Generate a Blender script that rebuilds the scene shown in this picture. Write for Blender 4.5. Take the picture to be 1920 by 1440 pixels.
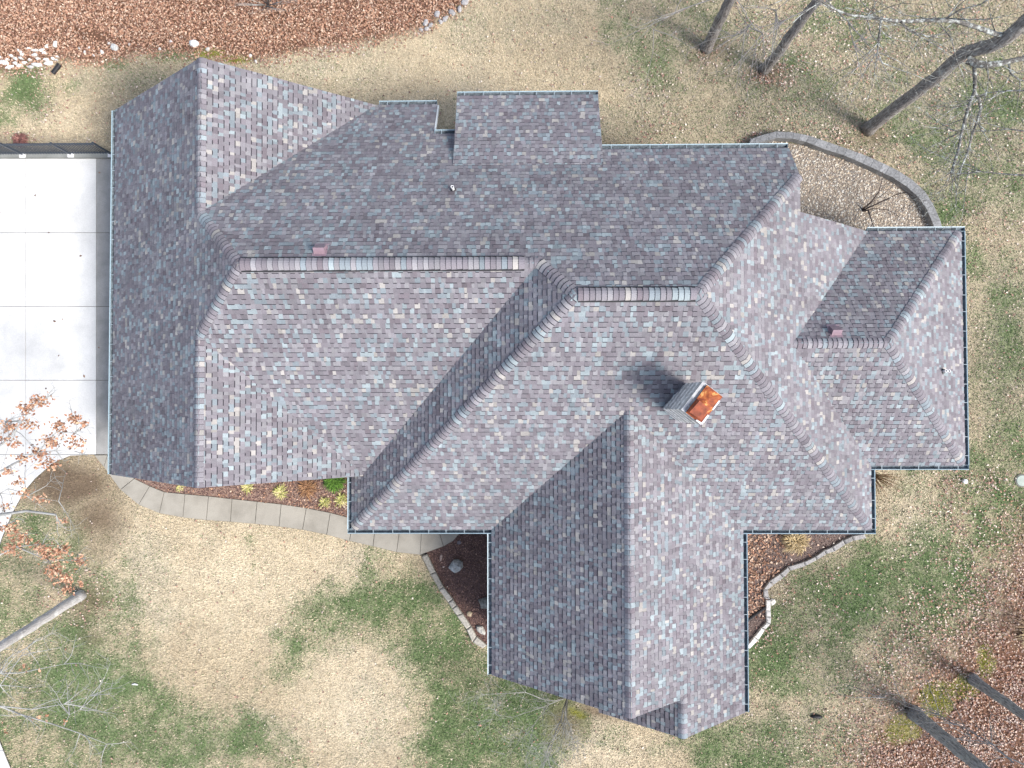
import bpy, math, random
import numpy as np
from mathutils import Vector

for o in list(bpy.data.objects):
    bpy.data.objects.remove(o)
scene = bpy.context.scene
COL = scene.collection

# ------------------------------------------------------------------ camera
CAM_H = 27.0
EUL = (0.0226, 0.0153, -0.0022)
FPX = 1331.0
cam_d = bpy.data.cameras.new("camera")
cam_d.sensor_width = 36.0
cam_d.lens = 36.0 * FPX / 1920.0
cam_d.clip_end = 2000.0
cam = bpy.data.objects.new("camera", cam_d)
cam.location = (0, 0, CAM_H)
cam.rotation_euler = EUL
COL.objects.link(cam)
scene.camera = cam

# ------------------------------------------------------------------ sky, sun, exposure
SUN_EL, SUN_AZ = math.radians(46), math.radians(-32)      # azimuth measured from +X
world = bpy.data.worlds.new("World")
scene.world = world
world.use_nodes = True
wn = world.node_tree
sky = wn.nodes.new("ShaderNodeTexSky")
sky.sky_type = 'NISHITA'
sky.sun_disc = False
sky.sun_elevation = SUN_EL
sky.sun_rotation = math.pi / 2 - SUN_AZ
sky.dust_density = 2.5
sky.air_density = 1.0
veil = wn.nodes.new("ShaderNodeHueSaturation")          # thin even cloud veil: a paler, less blue sky
veil.inputs["Saturation"].default_value = 0.80
wn.links.new(sky.outputs[0], veil.inputs["Color"])
wn.links.new(veil.outputs[0], wn.nodes["Background"].inputs[0])
wn.nodes["Background"].inputs[1].default_value = 0.15
sun_d = bpy.data.lights.new("sun", 'SUN')
sun_d.energy = 2.4
sun_d.angle = math.radians(17)
sun_d.color = (1.0, 0.965, 0.92)
sun = bpy.data.objects.new("sun", sun_d)
sdir = Vector((math.cos(SUN_EL) * math.cos(SUN_AZ), math.cos(SUN_EL) * math.sin(SUN_AZ), math.sin(SUN_EL)))
sun.rotation_euler = (-sdir).to_track_quat('-Z', 'Y').to_euler()
sun.location = sdir * 60
COL.objects.link(sun)
vs = scene.view_settings
vs.view_transform = 'Standard'
vs.look = 'None'
vs.gamma = 1.0
vs.exposure = 1.02
vs.use_curve_mapping = False
scene.cycles.max_bounces = 6
scene.cycles.diffuse_bounces = 3

rng = np.random.default_rng(7)
rnd = random.Random(11)

# ------------------------------------------------------------------ helpers
def rotm(a, b, c):
    ca, sa, cb, sb, cc, sc = math.cos(a), math.sin(a), math.cos(b), math.sin(b), math.cos(c), math.sin(c)
    Rx = np.array([[1, 0, 0], [0, ca, -sa], [0, sa, ca]])
    Ry = np.array([[cb, 0, sb], [0, 1, 0], [-sb, 0, cb]])
    Rz = np.array([[cc, -sc, 0], [sc, cc, 0], [0, 0, 1]])
    return Rz @ Ry @ Rx
RC = rotm(*EUL)

def g(u, v, z=0.0):
    """survey helper: place on the level z that the photograph shows at (u, v)"""
    d = RC @ np.array([(u - 960) / FPX, -(v - 720) / FPX, -1.0])
    return d * ((z - CAM_H) / d[2]) + np.array([0, 0, CAM_H])

def g2(pts, z=0.0):
    return [tuple(g(u, v, z)[:2]) for u, v in pts]

PXM = 27.0 / FPX

def link(o, parent=None):
    COL.objects.link(o)
    if parent is not None:
        o.parent = parent
    return o

def tag(o, label=None, cat=None, group=None, kind=None):
    if label: o["label"] = label
    if cat: o["category"] = cat
    if group: o["group"] = group
    if kind: o["kind"] = kind
    return o

def empty(name, loc=(0, 0, 0)):
    o = bpy.data.objects.new(name, None)
    o.location = loc
    o.empty_display_size = 0.2
    return link(o)

def mesh_np(name, V, F, col=None, mats=(), midx=None, smooth=False):
    """V (n,3), F (m,k) int array or list of lists; col (n,3) point colours"""
    me = bpy.data.meshes.new(name)
    V = np.asarray(V, dtype=np.float32)
    if isinstance(F, np.ndarray):
        m, k = F.shape
        loops = F.astype(np.int32).ravel()
        starts = np.arange(0, m * k, k, dtype=np.int32)
        tot = np.full(m, k, dtype=np.int32)
    else:
        m = len(F)
        tot = np.array([len(f) for f in F], dtype=np.int32)
        starts = np.concatenate([[0], np.cumsum(tot)[:-1]]).astype(np.int32)
        loops = np.array([i for f in F for i in f], dtype=np.int32)
    me.vertices.add(len(V))
    me.vertices.foreach_set("co", V.ravel())
    me.loops.add(len(loops))
    me.loops.foreach_set("vertex_index", loops)
    me.polygons.add(m)
    me.polygons.foreach_set("loop_start", starts)
    me.polygons.foreach_set("loop_total", tot)
    if midx is not None:
        me.polygons.foreach_set("material_index", np.asarray(midx, dtype=np.int32))
    me.polygons.foreach_set("use_smooth", np.full(m, bool(smooth), dtype=bool))
    me.update(calc_edges=True)
    if col is not None:
        a = me.attributes.new("Col", 'FLOAT_COLOR', 'POINT')
        c4 = np.ones((len(V), 4), dtype=np.float32)
        c4[:, :3] = np.asarray(col, dtype=np.float32)
        a.data.foreach_set("color", c4.ravel())
    for mt in mats:
        me.materials.append(mt)
    me.validate()
    return me

class MB:
    """collects polygons for one mesh"""
    def __init__(s):
        s.v, s.f, s.c, s.m = [], [], [], []
    def add(s, verts, faces, col=None, mi=0):
        b = len(s.v)
        s.v += [tuple(p) for p in verts]
        s.f += [[i + b for i in f] for f in faces]
        s.c += [col if col is not None else (1, 1, 1)] * len(verts)
        s.m += [mi] * len(faces)
    def box(s, lo, hi, col=None, mi=0):
        x0, y0, z0 = lo; x1, y1, z1 = hi
        s.add([(x0, y0, z0), (x1, y0, z0), (x1, y1, z0), (x0, y1, z0), (x0, y0, z1), (x1, y0, z1), (x1, y1, z1), (x0, y1, z1)],
              [(3, 2, 1, 0), (4, 5, 6, 7), (0, 1, 5, 4), (1, 2, 6, 5), (2, 3, 7, 6), (3, 0, 4, 7)], col, mi)
    def prism(s, poly, z0, z1, col=None, mi=0, bevel=0.0):
        """poly 2D (any winding) extruded"""
        a = sum(poly[i][0] * poly[(i + 1) % len(poly)][1] - poly[(i + 1) % len(poly)][0] * poly[i][1] for i in range(len(poly)))
        if a < 0: poly = poly[::-1]
        n = len(poly)
        if bevel > 0:
            cx = sum(p[0] for p in poly) / n; cy = sum(p[1] for p in poly) / n
            top = []
            for x, y in poly:
                d = math.hypot(x - cx, y - cy) + 1e-6
                k = max(0.3, 1 - bevel * 1.4 / d)
                top.append((cx + (x - cx) * k, cy + (y - cy) * k))
            vs_ = [(x, y, z0) for x, y in poly] + [(x, y, z1 - bevel) for x, y in poly] + [(x, y, z1) for x, y in top]
            fs = [tuple(range(2 * n, 3 * n))]
            for i in range(n):
                j = (i + 1) % n
                fs += [(i, j, n + j, n + i), (n + i, n + j, 2 * n + j, 2 * n + i)]
        else:
            vs_ = [(x, y, z0) for x, y in poly] + [(x, y, z1) for x, y in poly]
            fs = [tuple(range(n, 2 * n))] + [(i, (i + 1) % n, n + (i + 1) % n, n + i) for i in range(n)]
        s.add(vs_, fs, col, mi)
    def bar(s, p, q, w, h, col=None, mi=0, up=(0, 0, 1)):
        p, q = np.array(p, float), np.array(q, float)
        d = q - p; d /= np.linalg.norm(d)
        r = np.cross(d, np.array(up, float)); r /= np.linalg.norm(r)
        u = np.cross(r, d)
        vs_ = []
        for e in (p, q):
            for a, b in ((-1, -1), (1, -1), (1, 1), (-1, 1)):
                vs_.append(e + r * a * w / 2 + u * b * h / 2)
        s.add(vs_, [(0, 1, 2, 3), (7, 6, 5, 4), (0, 4, 5, 1), (1, 5, 6, 2), (2, 6, 7, 3), (3, 7, 4, 0)], col, mi)
    def tube(s, pts, rad, n=6, col=None, mi=0, cap=True):
        pts = [np.array(p, float) for p in pts]
        k = len(pts)
        ref = np.array([0.31, 0.17, 0.93])
        vs_, fs = [], []
        for i in range(k):
            d = pts[min(i + 1, k - 1)] - pts[max(i - 1, 0)]
            d /= (np.linalg.norm(d) + 1e-9)
            a = np.cross(d, ref); a /= (np.linalg.norm(a) + 1e-9)
            b = np.cross(d, a)
            for j in range(n):
                t = 2 * math.pi * j / n
                vs_.append(pts[i] + (a * math.cos(t) + b * math.sin(t)) * rad[i])
        for i in range(k - 1):
            for j in range(n):
                fs.append((i * n + j, i * n + (j + 1) % n, (i + 1) * n + (j + 1) % n, (i + 1) * n + j))
        if cap:
            fs.append(tuple(range(n))[::-1]); fs.append(tuple((k - 1) * n + j for j in range(n)))
        s.add(vs_, fs, col, mi)
    def build(s, name, mats, parent=None, smooth=False, usecol=False, loc=None):
        V = np.array(s.v, dtype=np.float64)
        if loc is not None: V = V - np.array(loc)
        me = mesh_np(name, V, s.f, np.array(s.c) if usecol else None, mats if isinstance(mats, (list, tuple)) else [mats], s.m, smooth)
        o = bpy.data.objects.new(name, me)
        if loc is not None: o.location = loc
        return link(o, parent)

def inside(poly, X, Y):
    """vectorised point in polygon"""
    r = np.zeros(X.shape, bool)
    n = len(poly)
    for i in range(n):
        x0, y0 = poly[i]; x1, y1 = poly[(i + 1) % n]
        if y0 == y1: continue
        c = ((y0 > Y) != (y1 > Y)) & (X < (x1 - x0) * (Y - y0) / (y1 - y0) + x0)
        r ^= c
    return r

def clip_poly(subj, clip):
    """Sutherland-Hodgman: subj any polygon, clip convex ccw"""
    out = list(subj)
    n = len(clip)
    for i in range(n):
        ax, ay = clip[i]; bx, by = clip[(i + 1) % n]
        inp, out = out, []
        if not inp: return []
        def sd(p): return (bx - ax) * (p[1] - ay) - (by - ay) * (p[0] - ax)
        for j in range(len(inp)):
            p, q = inp[j - 1], inp[j]
            a, b = sd(p), sd(q)
            if b >= 0:
                if a < 0:
                    t = a / (a - b); out.append((p[0] + (q[0] - p[0]) * t, p[1] + (q[1] - p[1]) * t))
                out.append(q)
            elif a >= 0:
                t = a / (a - b); out.append((p[0] + (q[0] - p[0]) * t, p[1] + (q[1] - p[1]) * t))
    return out

_perm = np.random.default_rng(3).random((256, 256))
def vnoise(x, y, s=1.0, o=0):
    x = np.asarray(x) / s + 37.7 * o; y = np.asarray(y) / s + 17.3 * o
    xi = np.floor(x).astype(int); yi = np.floor(y).astype(int)
    fx = x - xi; fy = y - yi
    fx = fx * fx * (3 - 2 * fx); fy = fy * fy * (3 - 2 * fy)
    a = _perm[xi % 256, yi % 256]; b = _perm[(xi + 1) % 256, yi % 256]
    c = _perm[xi % 256, (yi + 1) % 256]; d = _perm[(xi + 1) % 256, (yi + 1) % 256]
    return (a * (1 - fx) + b * fx) * (1 - fy) + (c * (1 - fx) + d * fx) * fy
def fbm(x, y, s, o=0, oct=4):
    t = 0; a = 0.5; w = 0
    for k in range(oct):
        t = t + a * vnoise(x, y, s / 2 ** k, o + k); w += a; a *= 0.55
    return t / w

# ------------------------------------------------------------------ materials
def nt(name, rough=0.8, spec=0.3):
    m = bpy.data.materials.new(name); m.use_nodes = True
    t = m.node_tree; b = t.nodes["Principled BSDF"]
    b.inputs["Roughness"].default_value = rough
    b.inputs["Specular IOR Level"].default_value = spec
    return m, t, b
def tex(t, kind, scale, **kw):
    n = t.nodes.new(kind)
    n.inputs["Scale"].default_value = scale
    for k, v in kw.items():
        n.inputs[k].default_value = v
    co = t.nodes.new("ShaderNodeTexCoord")
    t.links.new(co.outputs["Object"], n.inputs["Vector"])
    return n
def ramp(t, src, stops):
    r = t.nodes.new("ShaderNodeValToRGB")
    e = r.color_ramp.elements
    while len(e) < len(stops): e.new(0.5)
    for q, (p, c) in zip(e, stops):
        q.position = p
        q.color = (c, c, c, 1) if isinstance(c, (int, float)) else (*c, 1)
    t.links.new(src, r.inputs[0])
    return r.outputs[0]
def mixc(t, a, b, fac, mode='MIX'):
    n = t.nodes.new("ShaderNodeMix"); n.data_type = 'RGBA'; n.blend_type = mode
    for k, v in ((0, fac), (6, a), (7, b)):
        if isinstance(v, (int, float)): n.inputs[k].default_value = v
        elif isinstance(v, tuple): n.inputs[k].default_value = (*v, 1)
        else: t.links.new(v, n.inputs[k])
    return n.outputs[2]
def bump(t, b, src, s, d=0.02):
    n = t.nodes.new("ShaderNodeBump"); n.inputs["Strength"].default_value = s; n.inputs["Distance"].default_value = d
    t.links.new(src, n.inputs["Height"]); t.links.new(n.outputs[0], b.inputs["Normal"])

def mat_attr(name, rough=0.85, spec=0.2, nscale=0, amt=0.2, trans=0.0):
    m, t, b = nt(name, rough, spec)
    a = t.nodes.new("ShaderNodeAttribute"); a.attribute_name = "Col"
    src = a.outputs["Color"]
    if nscale:
        n = tex(t, "ShaderNodeTexNoise", nscale, Detail=4.0)
        src = mixc(t, src, ramp(t, n.outputs[0], [(0.3, 1 - amt), (0.7, 1 + amt)]), 1.0, 'MULTIPLY')
    t.links.new(src, b.inputs["Base Color"])
    return m
def mat_plain(name, col, rough=0.6, spec=0.3, metal=0.0, nscale=0, amt=0.15, bmp=0.0):
    m, t, b = nt(name, rough, spec)
    b.inputs["Metallic"].default_value = metal
    n = tex(t, "ShaderNodeTexNoise", nscale or 6.0, Detail=6.0)
    c = mixc(t, col, ramp(t, n.outputs[0], [(0.3, 1 - amt), (0.7, 1 + amt)]), 1.0, 'MULTIPLY')
    t.links.new(c, b.inputs["Base Color"])
    if bmp: bump(t, b, n.outputs[0], bmp)
    return m

def mat_shingle():
    m, t, b = nt("asphalt_shingle", 0.95, 0.12)
    a = t.nodes.new("ShaderNodeAttribute"); a.attribute_name = "Col"
    n = tex(t, "ShaderNodeTexNoise", 55.0, Detail=5.0, Roughness=0.7)
    n2 = tex(t, "ShaderNodeTexNoise", 0.55, Detail=6.0, Roughness=0.65, Distortion=0.6)
    c = mixc(t, a.outputs["Color"], ramp(t, n.outputs[0], [(0.3, 0.72), (0.7, 1.28)]), 1.0, 'MULTIPLY')
    c = mixc(t, c, ramp(t, n2.outputs[0], [(0.3, 0.88), (0.7, 1.12)]), 1.0, 'MULTIPLY')
    t.links.new(c, b.inputs["Base Color"])
    bump(t, b, n.outputs[0], 0.5, 0.004)
    return m
M_SH = mat_shingle()
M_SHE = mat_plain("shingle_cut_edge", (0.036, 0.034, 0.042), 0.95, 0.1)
M_DECK = mat_plain("roof_underlay", (0.07, 0.065, 0.075), 0.95, 0.1)
M_TRIM = mat_plain("painted_trim", (0.62, 0.66, 0.69), 0.5, 0.35, amt=0.06)
M_GUT = mat_plain("gutter_metal", (0.27, 0.365, 0.41), 0.42, 0.5, amt=0.08)
M_GIN = mat_plain("gutter_grime_shade", (0.13, 0.155, 0.175), 0.8, 0.2, nscale=9, amt=0.5)  # trough inside: debris, plus the shade down there put into the colour
M_HANG = mat_plain("hanger_metal", (0.27, 0.33, 0.36), 0.5, 0.4, amt=0.1)
M_WALL = mat_plain("stone_grey_wall", (0.36, 0.33, 0.29), 0.9, 0.2, nscale=4, amt=0.25)
M_BLACK = mat_plain("black_plastic", (0.018, 0.018, 0.02), 0.6, 0.3)
M_PVC = mat_plain("white_pvc", (0.72, 0.72, 0.72), 0.4, 0.4, amt=0.05)
M_MAUVE = mat_plain("mauve_vent_paint", (0.25, 0.175, 0.205), 0.32, 0.6, amt=0.08)
M_FENCE = mat_plain("black_fence_metal", (0.035, 0.045, 0.06), 0.45, 0.5)

def mat_concrete(name, c, stain, sc=1.2):
    m, t, b = nt(name, 0.85, 0.25)
    n1 = tex(t, "ShaderNodeTexNoise", sc, Detail=6.0, Roughness=0.62)
    n2 = tex(t, "ShaderNodeTexNoise", 38.0, Detail=4.0)
    n3 = tex(t, "ShaderNodeTexNoise", 0.35, Detail=3.0, Distortion=1.0)
    col = mixc(t, c, stain, ramp(t, n1.outputs[0], [(0.42, 0.0), (0.78, 0.85)]))
    col = mixc(t, col, ramp(t, n2.outputs[0], [(0.3, 0.9), (0.7, 1.1)]), 1.0, 'MULTIPLY')
    col = mixc(t, col, ramp(t, n3.outputs[0], [(0.35, 0.9), (0.7, 1.06)]), 1.0, 'MULTIPLY')
    t.links.new(col, b.inputs["Base Color"])
    bump(t, b, n2.outputs[0], 0.2, 0.004)
    return m
M_DRIVE = mat_concrete("driveway_concrete", (0.58, 0.575, 0.555), (0.45, 0.45, 0.435))
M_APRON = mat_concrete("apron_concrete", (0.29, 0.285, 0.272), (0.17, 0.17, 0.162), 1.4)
M_WALK = mat_concrete("walkway_concrete", (0.31, 0.29, 0.25), (0.205, 0.19, 0.16), 1.3)
M_JOINT = mat_plain("joint_dirt", (0.10, 0.09, 0.075), 0.95, 0.1)
M_STONE = mat_attr("weathered_stone", 0.9, 0.2, 14.0, 0.3)
M_GROUND = mat_attr("lawn_soil", 0.95, 0.1, 30.0, 0.35)
M_BLADE = mat_attr("grass_blade", 0.9, 0.1)
M_LEAF = mat_attr("dry_leaf", 0.8, 0.15)
M_GRAVEL = mat_attr("river_gravel", 0.85, 0.2, 20, 0.2)

def mat_bark(name, dark, light, lich, lichamt, sc=9.0, lsc=3.2):
    m, t, b = nt(name, 0.95, 0.1)
    co = t.nodes.new("ShaderNodeTexCoord")
    mp = t.nodes.new("ShaderNodeMapping"); mp.inputs["Scale"].default_value = (3.0, 3.0, 0.45)
    t.links.new(co.outputs["Object"], mp.inputs[0])
    n = t.nodes.new("ShaderNodeTexNoise"); n.inputs["Scale"].default_value = sc; n.inputs["Detail"].default_value = 6.0
    n.inputs["Roughness"].default_value = 0.7
    t.links.new(mp.outputs[0], n.inputs["Vector"])
    n2 = tex(t, "ShaderNodeTexNoise", lsc, Detail=5.0, Roughness=0.7)
    c = ramp(t, n.outputs[0], [(0.36, dark), (0.64, light)])
    c = mixc(t, c, lich, ramp(t, n2.outputs[0], [(0.62 - lichamt * 0.3, 0.0), (0.74 - lichamt * 0.3, 0.9)]))
    t.links.new(c, b.inputs["Base Color"])
    bump(t, b, n.outputs[0], 0.9, 0.03)
    return m
M_BARK = mat_bark("furrowed_bark", (0.10, 0.088, 0.08), (0.36, 0.335, 0.315), (0.38, 0.38, 0.355), 0.25)
M_BARKP = mat_bark("pale_bark", (0.34, 0.33, 0.325), (0.54, 0.53, 0.525), (0.60, 0.60, 0.59), 0.35)
M_BARKG = mat_bark("grey_bark", (0.12, 0.118, 0.118), (0.40, 0.40, 0.40), (0.36, 0.38, 0.36), 0.3)
M_LICH = mat_bark("lichen_bark", (0.07, 0.065, 0.06), (0.20, 0.19, 0.175), (0.50, 0.53, 0.50), 0.42, 6.0, 6.5)
M_TWIG = mat_plain("twig_bark", (0.21, 0.20, 0.19), 0.95, 0.1, nscale=3, amt=0.3)
M_TWIGP = mat_plain("pale_twig_bark", (0.30, 0.30, 0.285), 0.95, 0.1, nscale=3, amt=0.3)

def mat_rust():
    m, t, b = nt("rusted_sheet_metal", 0.7, 0.3)
    n = tex(t, "ShaderNodeTexNoise", 3.3, Detail=6.0, Roughness=0.65, Distortion=0.8)
    n2 = tex(t, "ShaderNodeTexNoise", 11.0, Detail=5.0)
    c = ramp(t, n.outputs[0], [(0.30, (0.10, 0.024, 0.012)), (0.48, (0.22, 0.05, 0.018)), (0.57, (0.36, 0.10, 0.026)), (0.66, (0.66, 0.36, 0.12))])
    c = mixc(t, c, ramp(t, n2.outputs[0], [(0.3, 0.75), (0.7, 1.2)]), 1.0, 'MULTIPLY')
    t.links.new(c, b.inputs["Base Color"])
    bump(t, b, n2.outputs[0], 0.3, 0.01)
    return m
M_RUST = mat_rust()
M_RUST2 = mat_plain("dark_rust", (0.24, 0.055, 0.022), .65, .35, nscale=7, amt=.45)
M_SIDING = mat_attr("chimney_siding", 0.85, 0.2, 11.0, 0.4)

# ------------------------------------------------------------------ layout polygons on the ground
DRIVE = g2([(-330, 298), (213, 298), (216, 852), (175, 852), (133, 854), (100, 868), (67, 897), (47, 920), (25, 960),
            (4, 1010), (-22, 1090), (-34, 1180), (-28, 1290), (0, 1388), (26, 1452), (70, 1540), (-330, 1540)])
IN = [(183, 853), (203, 853), (253, 897), (282, 911), (309, 922), (348, 926), (392, 930), (436, 935), (483, 940), (528, 945),
      (575, 952), (620, 961), (662, 972), (705, 976), (752, 976), (792, 976), (820, 985)]
OUT = [(178, 853), (196, 875), (227, 918), (261, 946), (300, 962), (344, 970), (388, 975), (433, 978), (479, 982), (524, 987),
       (568, 993), (613, 1002), (656, 1014), (700, 1024), (744, 1035), (788, 1040), (832, 1024)]
WALK = g2(IN + [(862, 1000), (850, 1014)] + OUT[::-1])
BED_W = g2([(202, 853)] + IN[1:13] + [(700, 960), (700, 860), (230, 850)])
BED_M = g2([(795, 1036), (832, 1024), (862, 998), (862, 970), (960, 960), (960, 1215), (925, 1214), (898, 1203), (880, 1180), (850, 1125), (820, 1080)])
BED_SE = g2([(1360, 970), (1640, 970), (1612, 1006), (1560, 1030), (1500, 1056), (1450, 1082), (1432, 1108), (1440, 1130), (1444, 1160), (1425, 1185), (1398, 1214), (1360, 1216)])
GRAVEL = g2([(1395, 300), (1400, 276), (1450, 264), (1500, 272), (1560, 293), (1620, 315), (1680, 345), (1718, 378), (1738, 405), (1748, 440), (1748, 480), (1395, 480)])
WOODS = g2([(-120, -200), (890, -200), (878, 0), (862, 14), (800, 48), (730, 70), (640, 84), (560, 96), (480, 112), (430, 112), (350, 97),
            (260, 98), (220, 108), (170, 122), (110, 108), (60, 122), (-120, 150)])
WOODR = g2([(2100, 950), (1905, 985), (1882, 1060), (1866, 1140), (1832, 1178), (1790, 1200), (1745, 1222), (1712, 1262), (1672, 1310), (1640, 1352), (1622, 1400), (1596, 1450), (1590, 1600), (2100, 1600)])
HOUSE_FP = [(-13.6, -2.2), (-5.2, -2.2), (-5.2, -3.9), (-0.7, -3.9), (-0.7, -8.9), (3.3, -8.9), (3.3, -10.1), (6.95, -10.1), (6.95, -3.9),
            (11.2, -3.9), (11.2, -1.9), (14.3, -1.9), (14.3, 5.2), (8.0, 5.4), (8.0, 7.5), (2.1, 7.5), (2.1, 9.6), (-1.8, 9.6), (-1.8, 8.2),
            (-3.2, 8.2), (-3.2, 9.7), (-13.6, 9.7)]

# green turf, bare soil and other patches: (u, v, radius u, radius v, tilt deg, amount)
GREEN = [(1370, 1400, 150, 50, 0, .7), (1840, 950, 100, 100, 0, .6), (1760, 340, 130, 130, 0, .35), (1460, 60, 260, 90, 0, .22),
         (40, 165, 55, 42, 0, 1.0), (5, 225, 30, 30, 0, .8), (125, 168, 18, 16, 0, .7), (215, 115, 40, 12, 0, .5), (330, 103, 45, 10, 0, .7),
         (110, 1010, 60, 40, 20, .7), (170, 1040, 20, 30, 0, .5), (205, 1140, 24, 20, 0, .8), (255, 1205, 28, 60, -30, .8), (260, 1290, 60, 36, 30, .8), (110, 1270, 90, 50, 0, .5),
         (70, 1340, 90, 60, 0, .5), (210, 1385, 150, 40, 10, .6), (340, 1400, 90, 40, 0, .6), (460, 1395, 110, 40, 30, .9), (560, 1440, 60, 40, 40, .8),
         (595, 1142, 40, 30, 0, 1.0), (680, 1130, 46, 30, 0, 1.0), (755, 1115, 46, 36, 0, .95), (815, 1165, 46, 44, 0, 1.0), (850, 1225, 44, 46, 0, 1.0), (885, 1280, 50, 40, 0, .9), (862, 1345, 42, 44, 0, 1.0), (820, 1408, 44, 36, 0, 1.0), (890, 1420, 70, 36, 0, .95), (960, 1400, 60, 36, 0, .6),
         (545, 1208, 20, 40, 10, .8), (522, 1268, 18, 34, 20, .7), (420, 1375, 46, 22, 25, .9), (490, 1402, 60, 22, 28, 1.0), (568, 1432, 44, 20, 30, 1.0), (360, 1420, 90, 30, 0, .8), (470, 1020, 14, 22, 0, .7), (475, 1058, 10, 13, 0, .7), (740, 1060, 40, 20, 30, .5), (790, 1075, 20, 26, 0, .6),
         (1480, 1200, 90, 60, 0, .95), (1560, 1130, 90, 60, 0, .8), (1640, 1090, 80, 60, 0, .8), (1430, 1260, 50, 60, 0, .9), (1560, 1240, 80, 40, 0, .8), (1660, 1200, 60, 50, 0, .8), (1740, 1080, 60, 60, 0, .6), (1820, 1010, 60, 60, 0, .7),
         (1340, 1400, 90, 46, 0, .9), (1450, 1380, 70, 40, 0, .7), (1530, 1400, 40, 30, 0, .5), (1850, 860, 60, 40, 0, .9), (1880, 930, 60, 40, 0, 1.0), (1822, 930, 30, 30, 0, .8), (1830, 480, 22, 60, 0, .7), (1850, 560, 50, 40, 0, .4),
         (1880, 200, 30, 60, 0, .5), (1820, 320, 60, 30, 0, .4), (1780, 400, 40, 40, 0, .6), (1250, 80, 60, 60, 0, .3), (1830, 740, 30, 80, 0, .4), (630, 905, 10, 8, 0, .4)]
OLIVE = [(1480, 150, 330, 190, 0, .8), (1800, 180, 300, 280, 0, .9), (1870, 640, 110, 260, 0, .85), (1300, 60, 200, 120, 0, .5), (250, 150, 110, 50, 0, .6), (130, 1240, 260, 200, 0, .5), (380, 1390, 300, 70, 0, .6),  # patch off the garage's north gable has its soft shadow put into the colour
         (1700, 1250, 200, 160, 0, .5), (980, 1350, 130, 110, 0, .65), (1500, 1380, 200, 90, 0, .5), (1560, 1150, 230, 200, 0, .85), (1450, 1370, 230, 90, 0, .7), (120, 930, 100, 70, 0, .55), (1260, 200, 120, 140, 0, .35), (1000, 40, 200, 60, 0, .25)]
SOIL = [(130, 908, 90, 52, 0, 1.25), (180, 965, 60, 56, 0, .9), (190, 1010, 36, 90, 30, .6), (160, 1130, 50, 40, 0, .6), (1060, 1360, 40, 46, 20, .6), (1120, 1335, 60, 10, 18, .7), (1715, 960, 30, 30, 0, .2), (1000, 1050, 0.1, 0.1, 0, 0), (1335, 95, 40, 30, 0, .5), (1435, 135, 40, 24, 0, .7), (1635, 250, 30, 22, 0, .6), (180, 1195, 30, 20, 0, .4)]
BRIGHT = [(420, 1080, 300, 160, 0, 1.0), (655, 1330, 125, 150, 0, 1.0), (1715, 960, 60, 90, 0, .9), (860, 180, 300, 120, 0, .55), (1130, 1420, 130, 60, 0, .9), (620, 120, 200, 60, 0, .4), (100, 230, 120, 40, 0, .5), (640, 1040, 120, 40, 0, .6)]
MOSS = [(1690, 1372, 42, 30, 0, 1), (1755, 1312, 30, 36, 0, .9), (1800, 1290, 30, 22, 0, .6), (1850, 1240, 16, 30, 0, .7), (1083, 1338, 15, 5, 25, .45), (395, 100, 24, 8, 0, .8), (445, 112, 24, 6, 0, .7)]
def prep(L):
    r = []
    for u, v, ru, rv, a, s in L:
        p = g(u, v); r.append((p[0], p[1], ru * PXM, rv * PXM, math.radians(-a), s))
    return r
GREEN = [(u, v, a * 1.3, b * 1.3, t, w) for u, v, a, b, t, w in GREEN]
GREEN, OLIVE, SOIL, BRIGHT, MOSS = map(prep, (GREEN, OLIVE, SOIL, BRIGHT, MOSS))
def field(L, X, Y, soft=0.5):
    r = np.zeros(X.shape)
    for cx, cy, a, b, th, s in L:
        dx, dy = X - cx, Y - cy
        p = (dx * math.cos(th) + dy * math.sin(th)) / a
        q = (-dx * math.sin(th) + dy * math.cos(th)) / b
        d = np.sqrt(p * p + q * q)
        r = np.maximum(r, s * np.clip((1.35 - d) / (2 * soft), 0, 1))
    return r
C_TAN = np.array([0.48, 0.40, 0.275]); C_BRT = np.array([0.67, 0.585, 0.435]); C_GRN = np.array([0.090, 0.148, 0.054])
C_OLV = np.array([0.20, 0.205, 0.14]); C_SOIL = np.array([0.17, 0.125, 0.085]); C_MOSS = np.array([0.19, 0.19, 0.035]); C_LIT = np.array([0.21, 0.115, 0.075])

# broad turf areas, rasterised once and blurred so that they fade into one another
TURF = [([(-150, 1000), (150, 960), (215, 1080), (250, 1180), (300, 1250), (380, 1320), (470, 1350), (560, 1400), (640, 1520), (-150, 1520)], .46),
        ([(545, 1125), (640, 1115), (720, 1075), (790, 1050), (930, 1215), (960, 1250), (1040, 1290), (1080, 1340), (1050, 1460), (740, 1520), (778, 1390), (792, 1290), (745, 1212), (650, 1190), (575, 1215), (560, 1290), (505, 1312), (508, 1225)], .60),
        ([(1405, 1225), (1455, 1100), (1640, 1000), (1760, 965), (1880, 800), (1990, 800), (1990, 980), (1880, 1050), (1800, 1180), (1650, 1290), (1500, 1320), (1300, 1400), (1230, 1470), (1560, 1470), (1585, 1380), (1400, 1340)], .52),
        ([(1815, 430), (1990, 430), (1990, 830), (1815, 890)], .16)]
RX, RY = np.arange(-24, 24, .15), np.arange(-19.5, 19.5, .15)
RGX, RGY = np.meshgrid(RX, RY)
TF = np.zeros(RGX.shape)
for pl_, lv in TURF: TF = np.maximum(TF, inside(g2(pl_), RGX, RGY) * lv)
for _ in range(5):
    for ax_i in (0, 1):
        TF = (TF + np.roll(TF, 1, ax_i) + np.roll(TF, -1, ax_i) + np.roll(TF, 2, ax_i) + np.roll(TF, -2, ax_i)) / 5
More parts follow.
